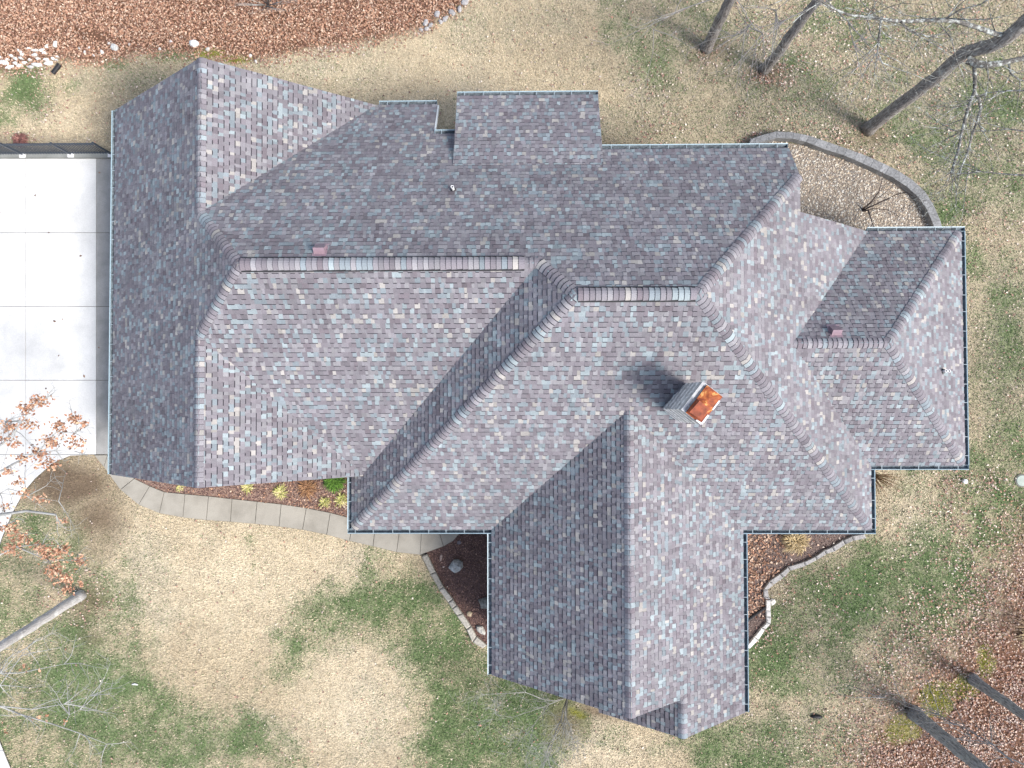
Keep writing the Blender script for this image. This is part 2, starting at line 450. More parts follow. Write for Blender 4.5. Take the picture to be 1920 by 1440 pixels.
def turf_at(X, Y):
    i = np.clip(((Y + 19.5) / .15).astype(int), 0, len(RY) - 1); j = np.clip(((X + 24) / .15).astype(int), 0, len(RX) - 1)
    return TF[i, j]

def lawn(X, Y):
    n = fbm(X, Y, 2.2, 1); n2 = fbm(X, Y, 0.7, 5)
    wob = 1.1 * (n - 0.5) + 0.8 * (n2 - 0.5)
    n3 = fbm(X, Y, .3, 71, 3)
    tf = turf_at(X, Y)
    gr = np.clip(np.maximum(field(GREEN, X, Y, .95), tf) * 1.4 + wob * 1.2 + .6 * (n3 - .5) - .08, 0, 1) * ((field(GREEN, X, Y, 1.2) > 0.02) | (tf > .05))
    far = ((np.abs(X) > 21) | (np.abs(Y) > 17))
    gr = np.where(far, np.clip(0.35 + wob * 2, 0, 1), gr)
    ol = np.clip(field(OLIVE, X, Y, 0.7) + wob * 0.7, 0, 1)
    so = np.clip(field(SOIL, X, Y) + wob * 0.5 - 0.05, 0, 1) * (field(SOIL, X, Y, 1.0) > 0.02)
    br = np.clip(field(BRIGHT, X, Y, 0.8) + wob * 0.5, 0, 1)
    mo = np.clip(field(MOSS, X, Y) + wob * 1.2, 0, 1) * (field(MOSS, X, Y, 1.0) > 0.02)
    return gr, ol, so, br, mo

# ------------------------------------------------------------------ ground
def axis(lim, step):
    a = np.arange(-lim, lim + 1e-6, step)
    far = np.array([3, 8, 18, 40, 90, 200, 420.0])
    return np.concatenate([-(lim + far)[::-1], a, lim + far])
gx, gy = axis(24, 0.14), axis(19.6, 0.14)
GX, GY = np.meshgrid(gx, gy)
gr, ol, so, br, mo = lawn(GX, GY)
def mix3(a, b, t): return a * (1 - t[..., None]) + b * t[..., None]
gc = np.broadcast_to(C_TAN, GX.shape + (3,))
gc = mix3(gc, C_BRT, br * .8); gc = mix3(gc, C_OLV, ol * .7); gc = mix3(gc, C_GRN * 1.1, gr * .85); gc = mix3(gc, C_SOIL, so); gc = mix3(gc, C_MOSS, mo)
lit = np.zeros(GX.shape)
for _ in range(8):
    lit += inside(WOODS, GX + rng.normal(0, .14, GX.shape), GY + rng.normal(0, .14, GX.shape)) / 8.0
    lit += inside(WOODR, GX + rng.normal(0, .8, GX.shape), GY + rng.normal(0, .8, GX.shape)) / 8.0
lit = np.clip(lit * 1.0, 0, 1) * np.where(mo > .4, .2, 1)
gc = mix3(gc, C_LIT * .75, lit)
gc = gc * (0.74 + 0.5 * fbm(GX, GY, 0.4, 9))[..., None] * 0.8
gz = -0.03 + 0.03 * fbm(GX, GY, 3.0, 2)
ny, nx = GX.shape
V = np.stack([GX, GY, gz], -1).reshape(-1, 3)
ii = (np.arange(ny - 1)[:, None] * nx + np.arange(nx - 1)[None, :]).ravel()
F = np.stack([ii, ii + 1, ii + nx + 1, ii + nx], 1)
ground = link(bpy.data.objects.new("ground", mesh_np("ground", V, F, gc.reshape(-1, 3), [M_GROUND])))
tag(ground, kind="structure")

# driveway: bed with slabs
def sheet(name, poly, z0, z1, mat, kind="structure"):
    b = MB(); b.prism(poly, z0, z1)
    o = b.build(name, mat)
    if kind: tag(o, kind=kind)
    return o
drive = sheet("driveway", DRIVE, -0.05, 0.035, M_JOINT)
U = [-330, -216, -83, 50, 182, 222]; Vv = [298, 437, 575, 713, 852, 992, 1130, 1268, 1406, 1545]
for i in range(len(U) - 1):
    for j in range(len(Vv) - 1):
        a, b, c, d = g(U[i], Vv[j]), g(U[i + 1], Vv[j]), g(U[i + 1], Vv[j + 1]), g(U[i], Vv[j + 1])
        e = 0.009
        cell = [(d[0] + e, d[1] + e), (c[0] - e, c[1] + e), (b[0] - e, b[1] - e), (a[0] + e, a[1] - e)]
        p = clip_poly(DRIVE, cell)
        q = []
        for pt in p:
            if not q or math.dist(pt, q[-1]) > 1e-3: q.append(pt)
        if len(q) > 2 and math.dist(q[0], q[-1]) < 1e-3: q.pop()
        ar = 0.5 * abs(sum(q[k][0] * q[k - 1][1] - q[k - 1][0] * q[k][1] for k in range(len(q)))) if len(q) > 2 else 0
        if ar < 0.02: continue
        mb = MB(); mb.prism(q, -0.02, 0.06)
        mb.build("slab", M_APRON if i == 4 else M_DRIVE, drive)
walk = sheet("walkway", WALK, -0.05, 0.03, M_JOINT)
def lerp2(a, b, t): return (a[0] + (b[0] - a[0]) * t, a[1] + (b[1] - a[1]) * t)
gi, go = g2(IN), g2(OUT)
for k in range(len(gi)):
    if k == len(gi) - 1:
        q = [gi[k], go[k], g2([(850, 1014)])[0], g2([(862, 1000)])[0], g2([(858, 985)])[0]]
    else:
        q = [gi[k], gi[k + 1], go[k + 1], go[k]]
    cx, cy = sum(p[0] for p in q) / len(q), sum(p[1] for p in q) / len(q)
    q = [lerp2(p, (cx, cy), 0.016 / max(math.dist(p, (cx, cy)), .05)) for p in q]
    mb = MB(); mb.prism(q, -0.02, 0.055)
    mb.build("panel", M_WALK, walk)

# planting beds
def bed(name, poly, col, z=0.015):
    m = mat_attr(name + "_surface", 0.95, 0.1, 45.0, 0.5)
    b = MB(); b.prism(poly, -0.05, z, col)
    o = b.build(name, m, usecol=True)
    return tag(o, kind="structure")
bed("planting_bed", BED_W, (0.24, 0.165, 0.13))
bed("planting_bed", BED_M, (0.11, 0.07, 0.06))
bed("planting_bed", BED_SE, (0.15, 0.11, 0.095))
bed("gravel_bed", GRAVEL, (0.22, 0.185, 0.15))
kerb = sheet("kerb", g2([(-330, 287), (214, 287), (214, 297.5), (-330, 297.5)]), -0.05, 0.12, mat_concrete("kerb_concrete", (.23, .235, .22), (.15, .155, .145), 2.0))
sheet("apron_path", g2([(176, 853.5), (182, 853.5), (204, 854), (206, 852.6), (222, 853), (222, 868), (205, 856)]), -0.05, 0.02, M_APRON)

# ------------------------------------------------------------------ house roof geometry (planes measured from the photo)
PL = {'WG': ('X', 1, 14.0453, .7899), 'EG': ('X', -1, -.6536, .7771), 'N': ('Y', -1, 10.7371, .7526), 'SM': ('Y', 1, 5.256, .7275),
      'WC': ('X', 1, 7.599, .7786), 'SC': ('Y', 1, 6.5207, .7875), 'EC': ('X', -1, 12.2579, .7897), 'ND': ('Y', -1, 7.1448, .7176),
      'SD': ('Y', 1, 4.7297, .7401), 'ED': ('X', -1, 13.8479, .7312), 'WE': ('X', 1, 3.9225, .7705), 'EE': ('X', -1, 8.6252, .7529),
      'WE2': ('X', 1, 1.2585, .7519), 'NS': ('Y', -1, 8.9498, .5059)}
XGw, YgN, YgS, YN1, YN2, YN3, YNs = -13.983, 10.02, -2.509, 10.02, 8.609, 7.881, 10.006
Xn1, Xs1, Xs2, Xne, Yee, YCs, XDe = -2.871, -2.141, 2.4955, 8.348, 5.635, -4.328, 14.729
YEs, YEs2, XW2 = -9.1765, -10.38, 2.5
def pz(k, x, y):
    ax, s, a, p = PL[k]
    return a + s * p * (x if ax == 'X' else y)
def IX(*ks):
    A, B = [], []
    for k in ks:
        if isinstance(k, tuple):
            A.append([1., 0, 0] if k[0] == 'X' else [0, 1., 0]); B.append(k[1])
        else:
            ax, s, a, p = PL[k]
            n = [0, 0, 1.]; n[0 if ax == 'X' else 1] = -s * p
            A.append(n); B.append(a)
    return np.linalg.solve(np.array(A), np.array(B))
X_ = lambda v: ('X', v)
Y_ = lambda v: ('Y', v)
P = {}
P['gNpk'] = IX('WG', 'EG', Y_(YgN)); P['gNW'] = IX('WG', X_(XGw), Y_(YgN)); P['gSW'] = IX('WG', X_(XGw), Y_(YgS)); P['gSpk'] = IX('WG', 'EG', Y_(YgS))
P['gR1'] = IX('WG', 'EG', 'N'); P['gR2'] = IX('WG', 'EG', 'SM'); P['m1'] = IX('WG', 'N', 'SM'); P['egN'] = IX('EG', 'N', Y_(YN1))
# the three planes at the ridge ends are made to meet in one point each
P['m2'] = IX('N', 'SM', 'WC'); P['r2a'] = IX('N', 'SC', 'WC'); P['r2b'] = IX('N', 'SC', 'EC')
P['nN1'] = IX('N', Y_(YN1), X_(Xn1)); P['nN2'] = IX('N', Y_(YN2), X_(Xn1)); P['nN3'] = IX('N', Y_(YN2), X_(Xs2 - .03)); P['nN4'] = IX('N', Y_(YN3), X_(Xs2 - .03))
P['shL'] = IX('N', 'NS', X_(Xs1)); P['shLt'] = IX('NS', Y_(YNs), X_(Xs1)); P['shRt'] = IX('NS', Y_(YNs), X_(Xs2)); P['shR'] = IX('N', 'NS', X_(Xs2))
P['ne'] = IX('N', Y_(YN3), X_(Xne)); P['neh'] = IX('N', 'EC', X_(Xne)); P['nee'] = IX('EC', X_(Xne), Y_(Yee)); P['evd'] = IX('EC', Y_(Yee), 'ND')
P['cSW'] = IX('WC', 'SC', Y_(YCs)); P['cSE'] = IX('SC', 'EC', Y_(YCs)); P['cW'] = IX('SM', 'EG', 'WC'); P['egS'] = IX('EG', 'WC', Y_(YgS))
XCw, XCe = P['cSW'][0], P['cSE'][0]
P['wcN'] = IX('WC', X_(XCw), Y_(YgS + .35))
P['d0'] = IX('EC', 'ND', 'SD'); P['d1'] = IX('ED', 'ND', 'SD'); P['dNE'] = IX('ED', 'ND', Y_(Yee)); XDe = P['dNE'][0]
P['dSE'] = IX('ED', 'SD', X_(XDe)); YDs = P['dSE'][1]
P['dSv'] = IX('EC', 'SD', Y_(YDs)); P['dSc'] = IX('EC', X_(XCe), Y_(YDs))
P['e0'] = IX('WE', 'EE', 'SC'); P['eWv'] = IX('WE', 'SC', Y_(YCs)); P['eEv'] = IX('EE', 'SC', Y_(YCs)); XEw, XEe = P['eWv'][0], P['eEv'][0]
P['eSW'] = IX('WE', X_(XEw), Y_(YEs)); P['eSpk'] = IX('WE', 'EE', Y_(YEs)); P['e2a'] = IX('WE2', 'EE', Y_(YEs)); P['e2pk'] = IX('WE2', 'EE', Y_(YEs2))
P['eSE'] = IX('EE', X_(XEe), Y_(YEs2)); P['e2w'] = IX('WE2', X_(XW2), Y_(YEs2)); P['e2wn'] = IX('WE2', X_(XW2), Y_(YEs + .25)); P['e2an'] = IX('WE2', 'EE', Y_(YEs + .25))
SLOPES = [('WG', ['gNW', 'gSW', 'gSpk', 'gR2', 'm1', 'gR1', 'gNpk']), ('EG', ['gNpk', 'gR1', 'egN']), ('EG', ['gR2', 'gSpk', 'egS', 'cW']),
          ('N', ['m1', 'm2', 'r2a', 'r2b', 'neh', 'ne', 'nN4', 'nN3', 'nN2', 'nN1', 'egN', 'gR1']), ('NS', ['shL', 'shR', 'shRt', 'shLt']),
          ('SM', ['m1', 'gR2', 'cW', 'm2']), ('WC', ['r2a', 'm2', 'cW', 'egS', 'wcN', 'cSW']), ('SC', ['r2a', 'cSW', 'eWv', 'e0', 'eEv', 'cSE', 'r2b']),
          ('EC', ['r2b', 'cSE', 'dSc', 'dSv', 'd0', 'evd', 'nee', 'neh']), ('ND', ['d0', 'd1', 'dNE', 'evd']), ('SD', ['d0', 'dSv', 'dSE', 'd1']),
          ('ED', ['d1', 'dSE', 'dNE']), ('WE', ['e0', 'eWv', 'eSW', 'eSpk']), ('EE', ['e0', 'eSpk', 'e2a', 'e2pk', 'eSE', 'eEv']),
          ('WE2', ['e2an', 'e2wn', 'e2w', 'e2pk'])]

house = empty("house")
tag(house, "sprawling house under mauve, blue-grey and tan shingled hip and gable roofs", "house")
deck = MB()
for k, names in SLOPES:
    top = [P[n] + np.array([0, 0, -0.006]) for n in names]
    a = sum(top[i][0] * top[(i + 1) % len(top)][1] - top[(i + 1) % len(top)][0] * top[i][1] for i in range(len(top)))
    if a < 0: top = top[::-1]
    n = len(top)
    bot = [p - np.array([0, 0, 0.035]) for p in top]
    deck.add(top + bot, [tuple(range(n)), tuple(range(2 * n - 1, n - 1, -1))] + [(i, n + i, n + (i + 1) % n, (i + 1) % n) for i in range(n)])
roof = deck.build("roof", M_DECK, house)

# shingle colours (albedo)
PAL = [((0.158, 0.142, 0.160), .31), ((0.186, 0.175, 0.193), .24), ((0.226, 0.218, 0.232), .15), ((0.186, 0.222, 0.246), .13), ((0.246, 0.294, 0.312), .08),
       ((0.325, 0.305, 0.285), .05), ((0.132, 0.110, 0.126), .04)]
PC = np.array([c for c, w in PAL]); PW = np.array([w for c, w in PAL]); PW /= PW.sum()
PM_ = (PC * PW[:, None]).sum(0); PC = (PM_ + (PC - PM_) * 0.78) * np.array([.955, .955, .945])
def shingle_col():
    c = PC[rng.choice(len(PC), p=PW)] * (1 + 0.09 * rng.standard_normal())
    return tuple(np.clip(c, 0.05, 0.6))
EXPO = 0.160
tabs = []           # (verts, faces, matidx, colour, seen size)
def seen_area(pts):
    q = (np.array(pts) - np.array([0, 0, CAM_H])) @ RC
    uv = q[:, :2] / -q[:, 2:3] * FPX
    x, y = uv[:, 0], uv[:, 1]
    return 0.5 * abs(np.dot(x, np.roll(y, -1)) - np.dot(y, np.roll(x, -1)))
for k, names in SLOPES:
    ax, s, a, p = PL[k]
    L = math.hypot(1, p)
    up = np.array([s / L, 0, p / L]) if ax == 'X' else np.array([0, s / L, p / L])     # up-slope
    al = np.array([0, 1., 0]) if ax == 'X' else np.array([1., 0, 0])
    nn = np.cross(al, up)
    if nn[2] < 0: al = -al; nn = -nn
    pts = [P[n] for n in names]
    low = min(pts, key=lambda q: q[2])
    poly = [(float(np.dot(q - low, al)), float(np.dot(q - low, up))) for q in pts]
    ar = sum(poly[i][0] * poly[(i + 1) % len(poly)][1] - poly[(i + 1) % len(poly)][0] * poly[i][1] for i in range(len(poly)))
    if ar < 0: poly = poly[::-1]
    arr = np.array(poly)
    x0, x1 = arr[:, 0].min(), arr[:, 0].max(); s1 = arr[:, 1].max()
    nrow = int(s1 / EXPO) + 1
    for r in range(nrow):
        sa = r * EXPO; sb = sa + EXPO
        x = x0 - rng.random() * .3
        tooth = rng.random() < .5
        run = None
        while x < x1:
            w = float(rng.choice([.075, .10, .125, .15, .185], p=[.10, .28, .34, .22, .06]))
            xa, xb = x, x + w
            x = xb
            tooth = (not tooth) if rng.random() < .82 else tooth
            cx_, cs_ = np.array([xa, xb, xb, xa, (xa + xb) / 2]), np.array([sa, sa, sb, sb, (sa + sb) / 2])
            ins = inside(poly, cx_, cs_)
            if run is None or rng.random() < .94: run = shingle_col()
            col = run
            if not ins.any():
                # a polygon corner may still lie inside the tab
                if not any(xa < q[0] < xb and sa < q[1] < sb for q in poly) : continue
            quad = [(xa, sa), (xb, sa), (xb, sb), (xa, sb)]
            if ins[:4].all(): pg = quad
            else:
                pg = clip_poly(poly, quad)
                q = []
                for pt in pg:
                    if not q or math.dist(pt, q[-1]) > 2e-3: q.append(pt)
                if len(q) > 2 and math.dist(q[0], q[-1]) < 2e-3: q.pop()
                pg = q
            if len(pg) < 3: continue
            t0 = 0.020 if tooth else 0.009
            t0 += 0.003 * rng.random()
            vt, vb = [], []
            for (e_, q_) in pg:
                h = t0 + (0.002 - t0) * (q_ - sa) / EXPO
                base = low + al * e_ + up * q_
                vt.append(base + nn * h)
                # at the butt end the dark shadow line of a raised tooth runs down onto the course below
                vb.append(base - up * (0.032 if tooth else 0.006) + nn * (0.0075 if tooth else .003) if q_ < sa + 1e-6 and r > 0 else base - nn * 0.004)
            n = len(pg)
            fs = [tuple(range(n))]; mi = [0]
            for i in range(n):
                j = (i + 1) % n
                if pg[i][1] > sb - 1e-4 and pg[j][1] > sb - 1e-4: continue
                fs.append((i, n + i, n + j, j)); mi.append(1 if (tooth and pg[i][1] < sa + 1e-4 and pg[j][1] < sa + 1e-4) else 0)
            tabs.append((vt + vb, fs, mi, col, seen_area(vt)))
order = sorted(range(len(tabs)), key=lambda i: -tabs[i][4])
# ------- ridge and hip caps
caps = []
def cap_line(a, b, k1, k2, lift=0.0, start=0.0, w=0.165):
    """caps laid from a (low end) to b along the ridge"""
    a, b = np.array(a, float), np.array(b, float)
    d = b - a; Lg = np.linalg.norm(d); d /= Lg
    def down(k):
        ax, s, A, p = PL[k]
        L = math.hypot(1, p)
        n = np.array([-s * p / L, 0, 1 / L]) if ax == 'X' else np.array([0, -s * p / L, 1 / L])
        v = np.cross(d, n)
        v = v if v[2] < 0 else -v
        return v / np.linalg.norm(v), n
    (v1, n1), (v2, n2) = down(k1), down(k2)
    nm = n1 + n2; nm /= np.linalg.norm(nm)
    ex = 0.152
    cnt = max(1, int(round((Lg - start) / ex)))
    ex = (Lg - start) / cnt
    prof = [(-1., v1, n1), (-.62, v1, n1), (-.30, v1, n1), (0, None, None), (.30, v2, n2), (.62, v2, n2), (1., v2, n2)]
    for i in range(cnt):
        col = tuple(q * (1.08 if abs(d[2]) > .1 else 1.16) for q in shingle_col())
        tl = start + i * ex
        ww = w * (1 + .03 * rng.standard_normal())
        jj = 0.004 * rng.standard_normal()
        def ring(t, h):
            o = []
            for s_, v, n_ in prof:
                if v is None: o.append(a + d * (t + jj) + nm * (h + lift) + (v1 + v2) * 0.016)
                else: o.append(a + d * (t + jj) + v * abs(s_) * ww + n_ * (h + lift + (0.004 if abs(s_) < .9 else 0)))
            return o
        lo = ring(tl, .032); hi = ring(tl + ex + .012, .012); sk = ring(tl - (.030 if abs(d[2]) > .1 else .011), .0205)
        vs_ = lo + hi + sk
        fs = []; mi = []
        for q in range(6):
            fs.append((q, q + 1, 7 + q + 1, 7 + q)); mi.append(0)
            fs.append((14 + q, 14 + q + 1, q + 1, q)); mi.append(1)
        eb = [hi[0] - n1 * .02, hi[6] - n2 * .02]
        vs_ += eb
        fs += [(14, 0, 7, 21), (6, 20, 22, 13)]; mi += [1, 1]
        caps.append((vs_, fs, mi, col, seen_area(lo + hi[::-1])))
cap_line(P['gNpk'], P['gR1'], 'WG', 'EG'); cap_line(P['gSpk'], P['gR2'], 'WG', 'EG')
cap_line(P['gR1'], P['m1'], 'WG', 'N'); cap_line(P['gR2'], P['m1'], 'WG', 'SM')
RV = P['m2'] + (P['m1'] - P['m2']) * (0.40 / np.linalg.norm(P['m1'] - P['m2']))
cap_line(P['m1'] + np.array([.05, 0, 0]), RV, 'SM', 'N', lift=.035); cap_line(RV, P['m2'], 'SM', 'N')
cap_line(P['m2'], P['r2a'], 'WC', 'N'); cap_line(P['r2a'] + np.array([.05, 0, 0]), P['r2b'] - np.array([.05, 0, 0]), 'SC', 'N', lift=.035)
cap_line(P['cSW'], P['r2a'], 'WC', 'SC', start=.1); cap_line(P['cSE'], P['r2b'], 'EC', 'SC', start=.1); cap_line(P['neh'], P['r2b'], 'EC', 'N')
cap_line(P['d0'], P['d1'], 'SD', 'ND'); cap_line(P['dNE'], P['d1'], 'ED', 'ND', start=.1); cap_line(P['dSE'], P['d1'], 'ED', 'SD', start=.1)
cap_line(P['eSpk'], P['e0'], 'WE', 'EE'); cap_line(P['e2pk'], P['e2a'], 'WE2', 'EE')

def place_pieces(lst, name, limit, fieldname):
    od = sorted(range(len(lst)), key=lambda i: -lst[i][4])
    for i in od[:limit]:
        v, f, mi, c, _ = lst[i]
        mb = MB(); mb.v = [tuple(p) for p in v]; mb.f = [list(q) for q in f]; mb.c = [c] * len(v); mb.m = mi
        mb.build(name, [M_SH, M_SHE], roof, usecol=True, loc=tuple(np.mean(v, axis=0)))
    mb = MB()
    for i in od[limit:]:
        v, f, mi, c, _ = lst[i]
        b = len(mb.v)
        mb.v += [tuple(p) for p in v]; mb.f += [[q + b for q in ff] for ff in f]; mb.c += [c] * len(v); mb.m += mi
    if mb.v:
        o = mb.build(fieldname, [M_SH, M_SHE], roof, usecol=True)
        tag(o, kind="stuff")
place_pieces(tabs, "shingle", 300, "shingle_field")
place_pieces(caps, "ridge_cap", 300, "ridge_cap_run")
print("tabs", len(tabs), "caps", len(caps))

# ridge vents under the caps
for a, b in ((P['m1'] + np.array([.06, 0, 0]), RV), (P['r2a'] + np.array([.06, 0, 0]), P['r2b'] - np.array([.06, 0, 0]))):
    mb = MB()
    for sg, p in ((-1, .70), (1, .72)):
        L = math.hypot(1, p)
        v = np.array([0, sg / L, -p / L]); n = np.array([0, sg * p / L, 1 / L])
        q = [a + n * .002, b + n * .002, b + v * .224 + n * .002, a + v * .224 + n * .002, a + n * .036, b + n * .036, b + v * .224 + n * .036, a + v * .224 + n * .036]
        mb.add(q, [(4, 5, 6, 7), (2, 3, 7, 6), (1, 2, 6, 5), (0, 4, 7, 3)] if sg < 0 else [(7, 6, 5, 4), (6, 7, 3, 2), (5, 6, 2, 1), (3, 7, 4, 0)])
    mb.build("ridge_vent", M_BLACK, house)

# rake and fascia boards
RAKES = [('gNpk', 'gNW'), ('gNpk', 'egN'), ('gSpk', 'gSW'), ('gSpk', 'egS'), ('nN1', 'nN2'), ('shL', 'shLt'), ('shR', 'shRt'), ('ne', 'neh'), ('neh', 'nee'), ('nee', 'evd'),
         ('eSW', 'eSpk'), ('eSpk', 'e2a'), ('e2pk', 'eSE'), ('e2pk', 'e2w')]
allc = {n: P[n] for n in P}
for a, b in RAKES:
    A, B = P[a], P[b]
    d = B - A; h = np.array([d[0], d[1], 0]); h /= np.linalg.norm(h)
    out = np.array([h[1], -h[0], 0])
    mid = (A + B) / 2
    # outward: away from the slope that owns this edge
    own = [np.mean([P[q] for q in nm], axis=0) for k, nm in SLOPES if a in nm and b in nm]
    if np.dot(out, mid - own[0]) < 0: out = -out
    if (a, b) == ('neh', 'nee'): out = np.array([1., 0, 0])
    mb = MB()
    o1 = out * -0.045; o2 = out * (0.03 if a == 'nN1' else -0.012)
    tz = np.array([0, 0, -.045]); bz = np.array([0, 0, -.24])
    q = [A + o1 + bz, B + o1 + bz, B + o2 + bz, A + o2 + bz, A + o1 + tz, B + o1 + tz, B + o2 + tz, A + o2 + tz]
    mb.add(q, [(3, 2, 1, 0), (4, 5, 6, 7), (0, 1, 5, 4), (1, 2, 6, 5), (2, 3, 7, 6), (3, 0, 4, 7)])
    mb.build("rake_board", M_TRIM, house)

# gutters with hangers
hang_me = {}
def gutter(p, q, out, z):
    p, q = np.array([p[0], p[1], z]), np.array([q[0], q[1], z])
    d = q - p; Lg = np.linalg.norm(d); d /= Lg
    out = np.array([out[0], out[1], 0.])
    g_ = MB()
    prof = [(0.000, -.02), (0.000, -.135), (0.085, -.135), (0.126, -.045), (0.126, -.012), (0.152, -.004), (0.152, -.016), (0.137, -.05), (0.092, -.146), (-.008, -.146), (-.008, -.02)]
    n = len(prof)
    vs_ = [e + out * a + np.array([0, 0, b]) for e in (p, q) for a, b in prof]
    fs = [(i, i + 1, n + i + 1, n + i) for i in range(n - 1)] + [(n - 1, 0, n, 2 * n - 1)]
    g_.add(vs_, fs)
    g_.m = [1, 1, 1, 0, 0, 0, 0, 0, 0, 0, 0]
    # end caps
    for e in (p, q):
        w = [e + out * a + np.array([0, 0, b]) for a, b in ((-.008, -.02), (-.008, -.146), (.092, -.146), (.14, -.05), (.14, -.02))]
        g_.add([x + d * .002 for x in w] + [x - d * .002 for x in w], [tuple(range(5)), tuple(range(9, 4, -1))] + [(i, (i + 1) % 5, 5 + (i + 1) % 5, 5 + i) for i in range(5)])
    go_ = g_.build("gutter", [M_GUT, M_GIN], house)
    # fascia behind
    key = (round(out[0]), round(out[1]))
    if key not in hang_me:
        h_ = MB()
        h_.bar(out * .0, out * .130, .018, .006)
        V_ = np.array(h_.v)
        hang_me[key] = mesh_np("hanger", V_, h_.f, None, [M_HANG], h_.m)
    k = max(1, int(round(Lg / 0.60)))
    for i in range(k):
        t = (i + .5) / k * Lg + rnd.uniform(-.05, .05)
        o = bpy.data.objects.new("hanger", hang_me[key])
        o.location = tuple(p + d * t + np.array([0, 0, -.012]))
        link(o, go_)
gutter((XGw, YgN - .02), (XGw, YgS + .02), (-1, 0), P['gNW'][2])
gutter((P['egN'][0] + .1, YN1), (Xn1 - .02, YN1), (0, 1), P['nN1'][2])
gutter((Xn1 + .04, YN2), (Xs1 + .3, YN2), (0, 1), P['nN2'][2])
gutter((Xs1, YNs), (Xs2, YNs), (0, 1), P['shLt'][2])
gutter((Xs2 + .02, YN3), (Xne - .02, YN3), (0, 1), P['ne'][2])
gutter((P['evd'][0], Yee), (XDe + .146, Yee), (0, 1), P['dNE'][2])
gutter((XDe, Yee), (XDe, YDs), (1, 0), P['dSE'][2])
gutter((XCe + .01, YDs), (XDe + .146, YDs), (0, -1), P['dSE'][2])
gutter((XCe, YDs - .14), (XCe, YCs), (1, 0), P['cSE'][2])
gutter((XEe + .01, YCs), (XCe + .146, YCs), (0, -1), P['cSE'][2])
gutter((XEe, YCs - .14), (XEe, YEs2 + .02), (1, 0), P['eSE'][2])
gutter((XEw, YCs - .14), (XEw, YEs + .02), (-1, 0), P['eSW'][2])
gutter((XCw - .146, YCs), (XEw - .01, YCs), (0, -1), P['cSW'][2])
gutter((XCw, YgS + .05), (XCw, YCs), (-1, 0), P['cSW'][2])

# walls
wb = MB()
def gable_wall(xl, xr, y0, y1, kl, kr, base=-.1):
    """pentagon wall block under two slopes"""
    xm = (PL[kr][2] - PL[kl][2]) / (PL[kl][3] + PL[kr][3])
    pts = [(xl, base), (xr, base), (xr, pz(kr, xr, 0) - .22), (xm, pz(kl, xm, 0) - .22), (xl, pz(kl, xl, 0) - .22)]
    n = 5
    wb.add([(x, y0, z) for x, z in pts] + [(x, y1, z) for x, z in pts], [tuple(range(n)), tuple(range(2 * n - 1, n - 1, -1))] + [(i, n + i, n + (i + 1) % n, (i + 1) % n) for i in range(n)])
gable_wall(-13.55, -5.35, -2.15, 9.65, 'WG', 'EG')
gable_wall(XEw + .42, XEe - .42, -8.85, -3.0, 'WE', 'EE')
gable_wall(3.3, XEe - .42, -10.02, -8.86, 'WE2', 'EE')
wb.box((-5.34, -3.0, -.1), (7.9, 7.45, 2.9)); wb.box((-2.6, 5.0, 2.91), (7.9, 7.44, 4.4)); wb.box((-5.34, 7.46, -.1), (-3.25, 9.64, 2.9))
wb.box((-1.8, 7.46, -.1), (2.1, 9.6, 3.4)); wb.box((7.91, -3.9, -.1), (11.2, 5.3, 2.85)); wb.box((11.21, -1.9, -.1), (14.3, 5.25, 2.85))
wb.build("wall", M_WALL, house)

# chimney: sided chase turned on the roof, rusty chase cover
cW_, cN_, cE_, cS_ = (np.array(q) for q in ((4.055, -.252), (4.590, .440), (5.06, .08), (4.525, -.612)))
def rect_off(e):
    c = (cW_ + cN_ + cE_ + cS_) / 4
    ax = (cN_ - cW_) / np.linalg.norm(cN_ - cW_); ay = np.array([ax[1], -ax[0]])
    hx = np.linalg.norm(cN_ - cW_) / 2 + e; hy = np.linalg.norm(cE_ - cN_) / 2 + e
    return c, ax, ay, hx, hy
c_, ax_, ay_, hx_, hy_ = rect_off(0)
def crect(e):
    return [tuple(c_ + ax_ * sx * (hx_ + e) + ay_ * sy * (hy_ + e)) for sx, sy in ((-1, -1), (1, -1), (1, 1), (-1, 1))]
TOPZ = 8.86
mb = MB(); mb.prism(crect(-.028), 5.5, TOPZ - .02, (.4, .39, .37))
chim = mb.build("chimney", M_SIDING, house, usecol=True)
nb = 13
for i in range(nb):
    z0 = 6.0 + i * (TOPZ - .10 - 6.0) / nb; z1 = z0 + (TOPZ - .10 - 6.0) / nb + .004
    mb = MB()
    lo = crect(0.022 + .006 * rnd.random()); hi = crect(-.024)
    vs_ = [(x, y, z0) for x, y in lo] + [(x, y, z1) for x, y in hi] + [(x, y, z0) for x, y in crect(-.027)]
    mb.add(vs_, [(j, (j + 1) % 4, 4 + (j + 1) % 4, 4 + j) for j in range(4)] + [(8 + j, 8 + (j + 1) % 4, (j + 1) % 4, j) for j in range(4)])
    mb.m = [0] * 4 + [1] * 4
    mb.c = [tuple(np.array((.56, .54, .515)) * (rnd.uniform(.95, 1.15) if i % 2 else rnd.uniform(.66, .82)))] * len(mb.v)  # every other board darker, to draw the lap lines
    mb.build("siding_board", [M_SIDING, M_BLACK], chim, usecol=True)
mb = MB()
o_, i_ = crect(.02), crect(-.05)
mb.add([(x, y, TOPZ - .11) for x, y in o_] + [(x, y, TOPZ) for x, y in o_] + [(x, y, TOPZ) for x, y in i_],
       [(j, (j + 1) % 4, 4 + (j + 1) % 4, 4 + j) for j in range(4)] + [(4 + j, 4 + (j + 1) % 4, 8 + (j + 1) % 4, 8 + j) for j in range(4)])
mb.build("top_trim", mat_plain("weathered_trim", (.40, .40, .40), .7, .3, nscale=8, amt=.3), chim)
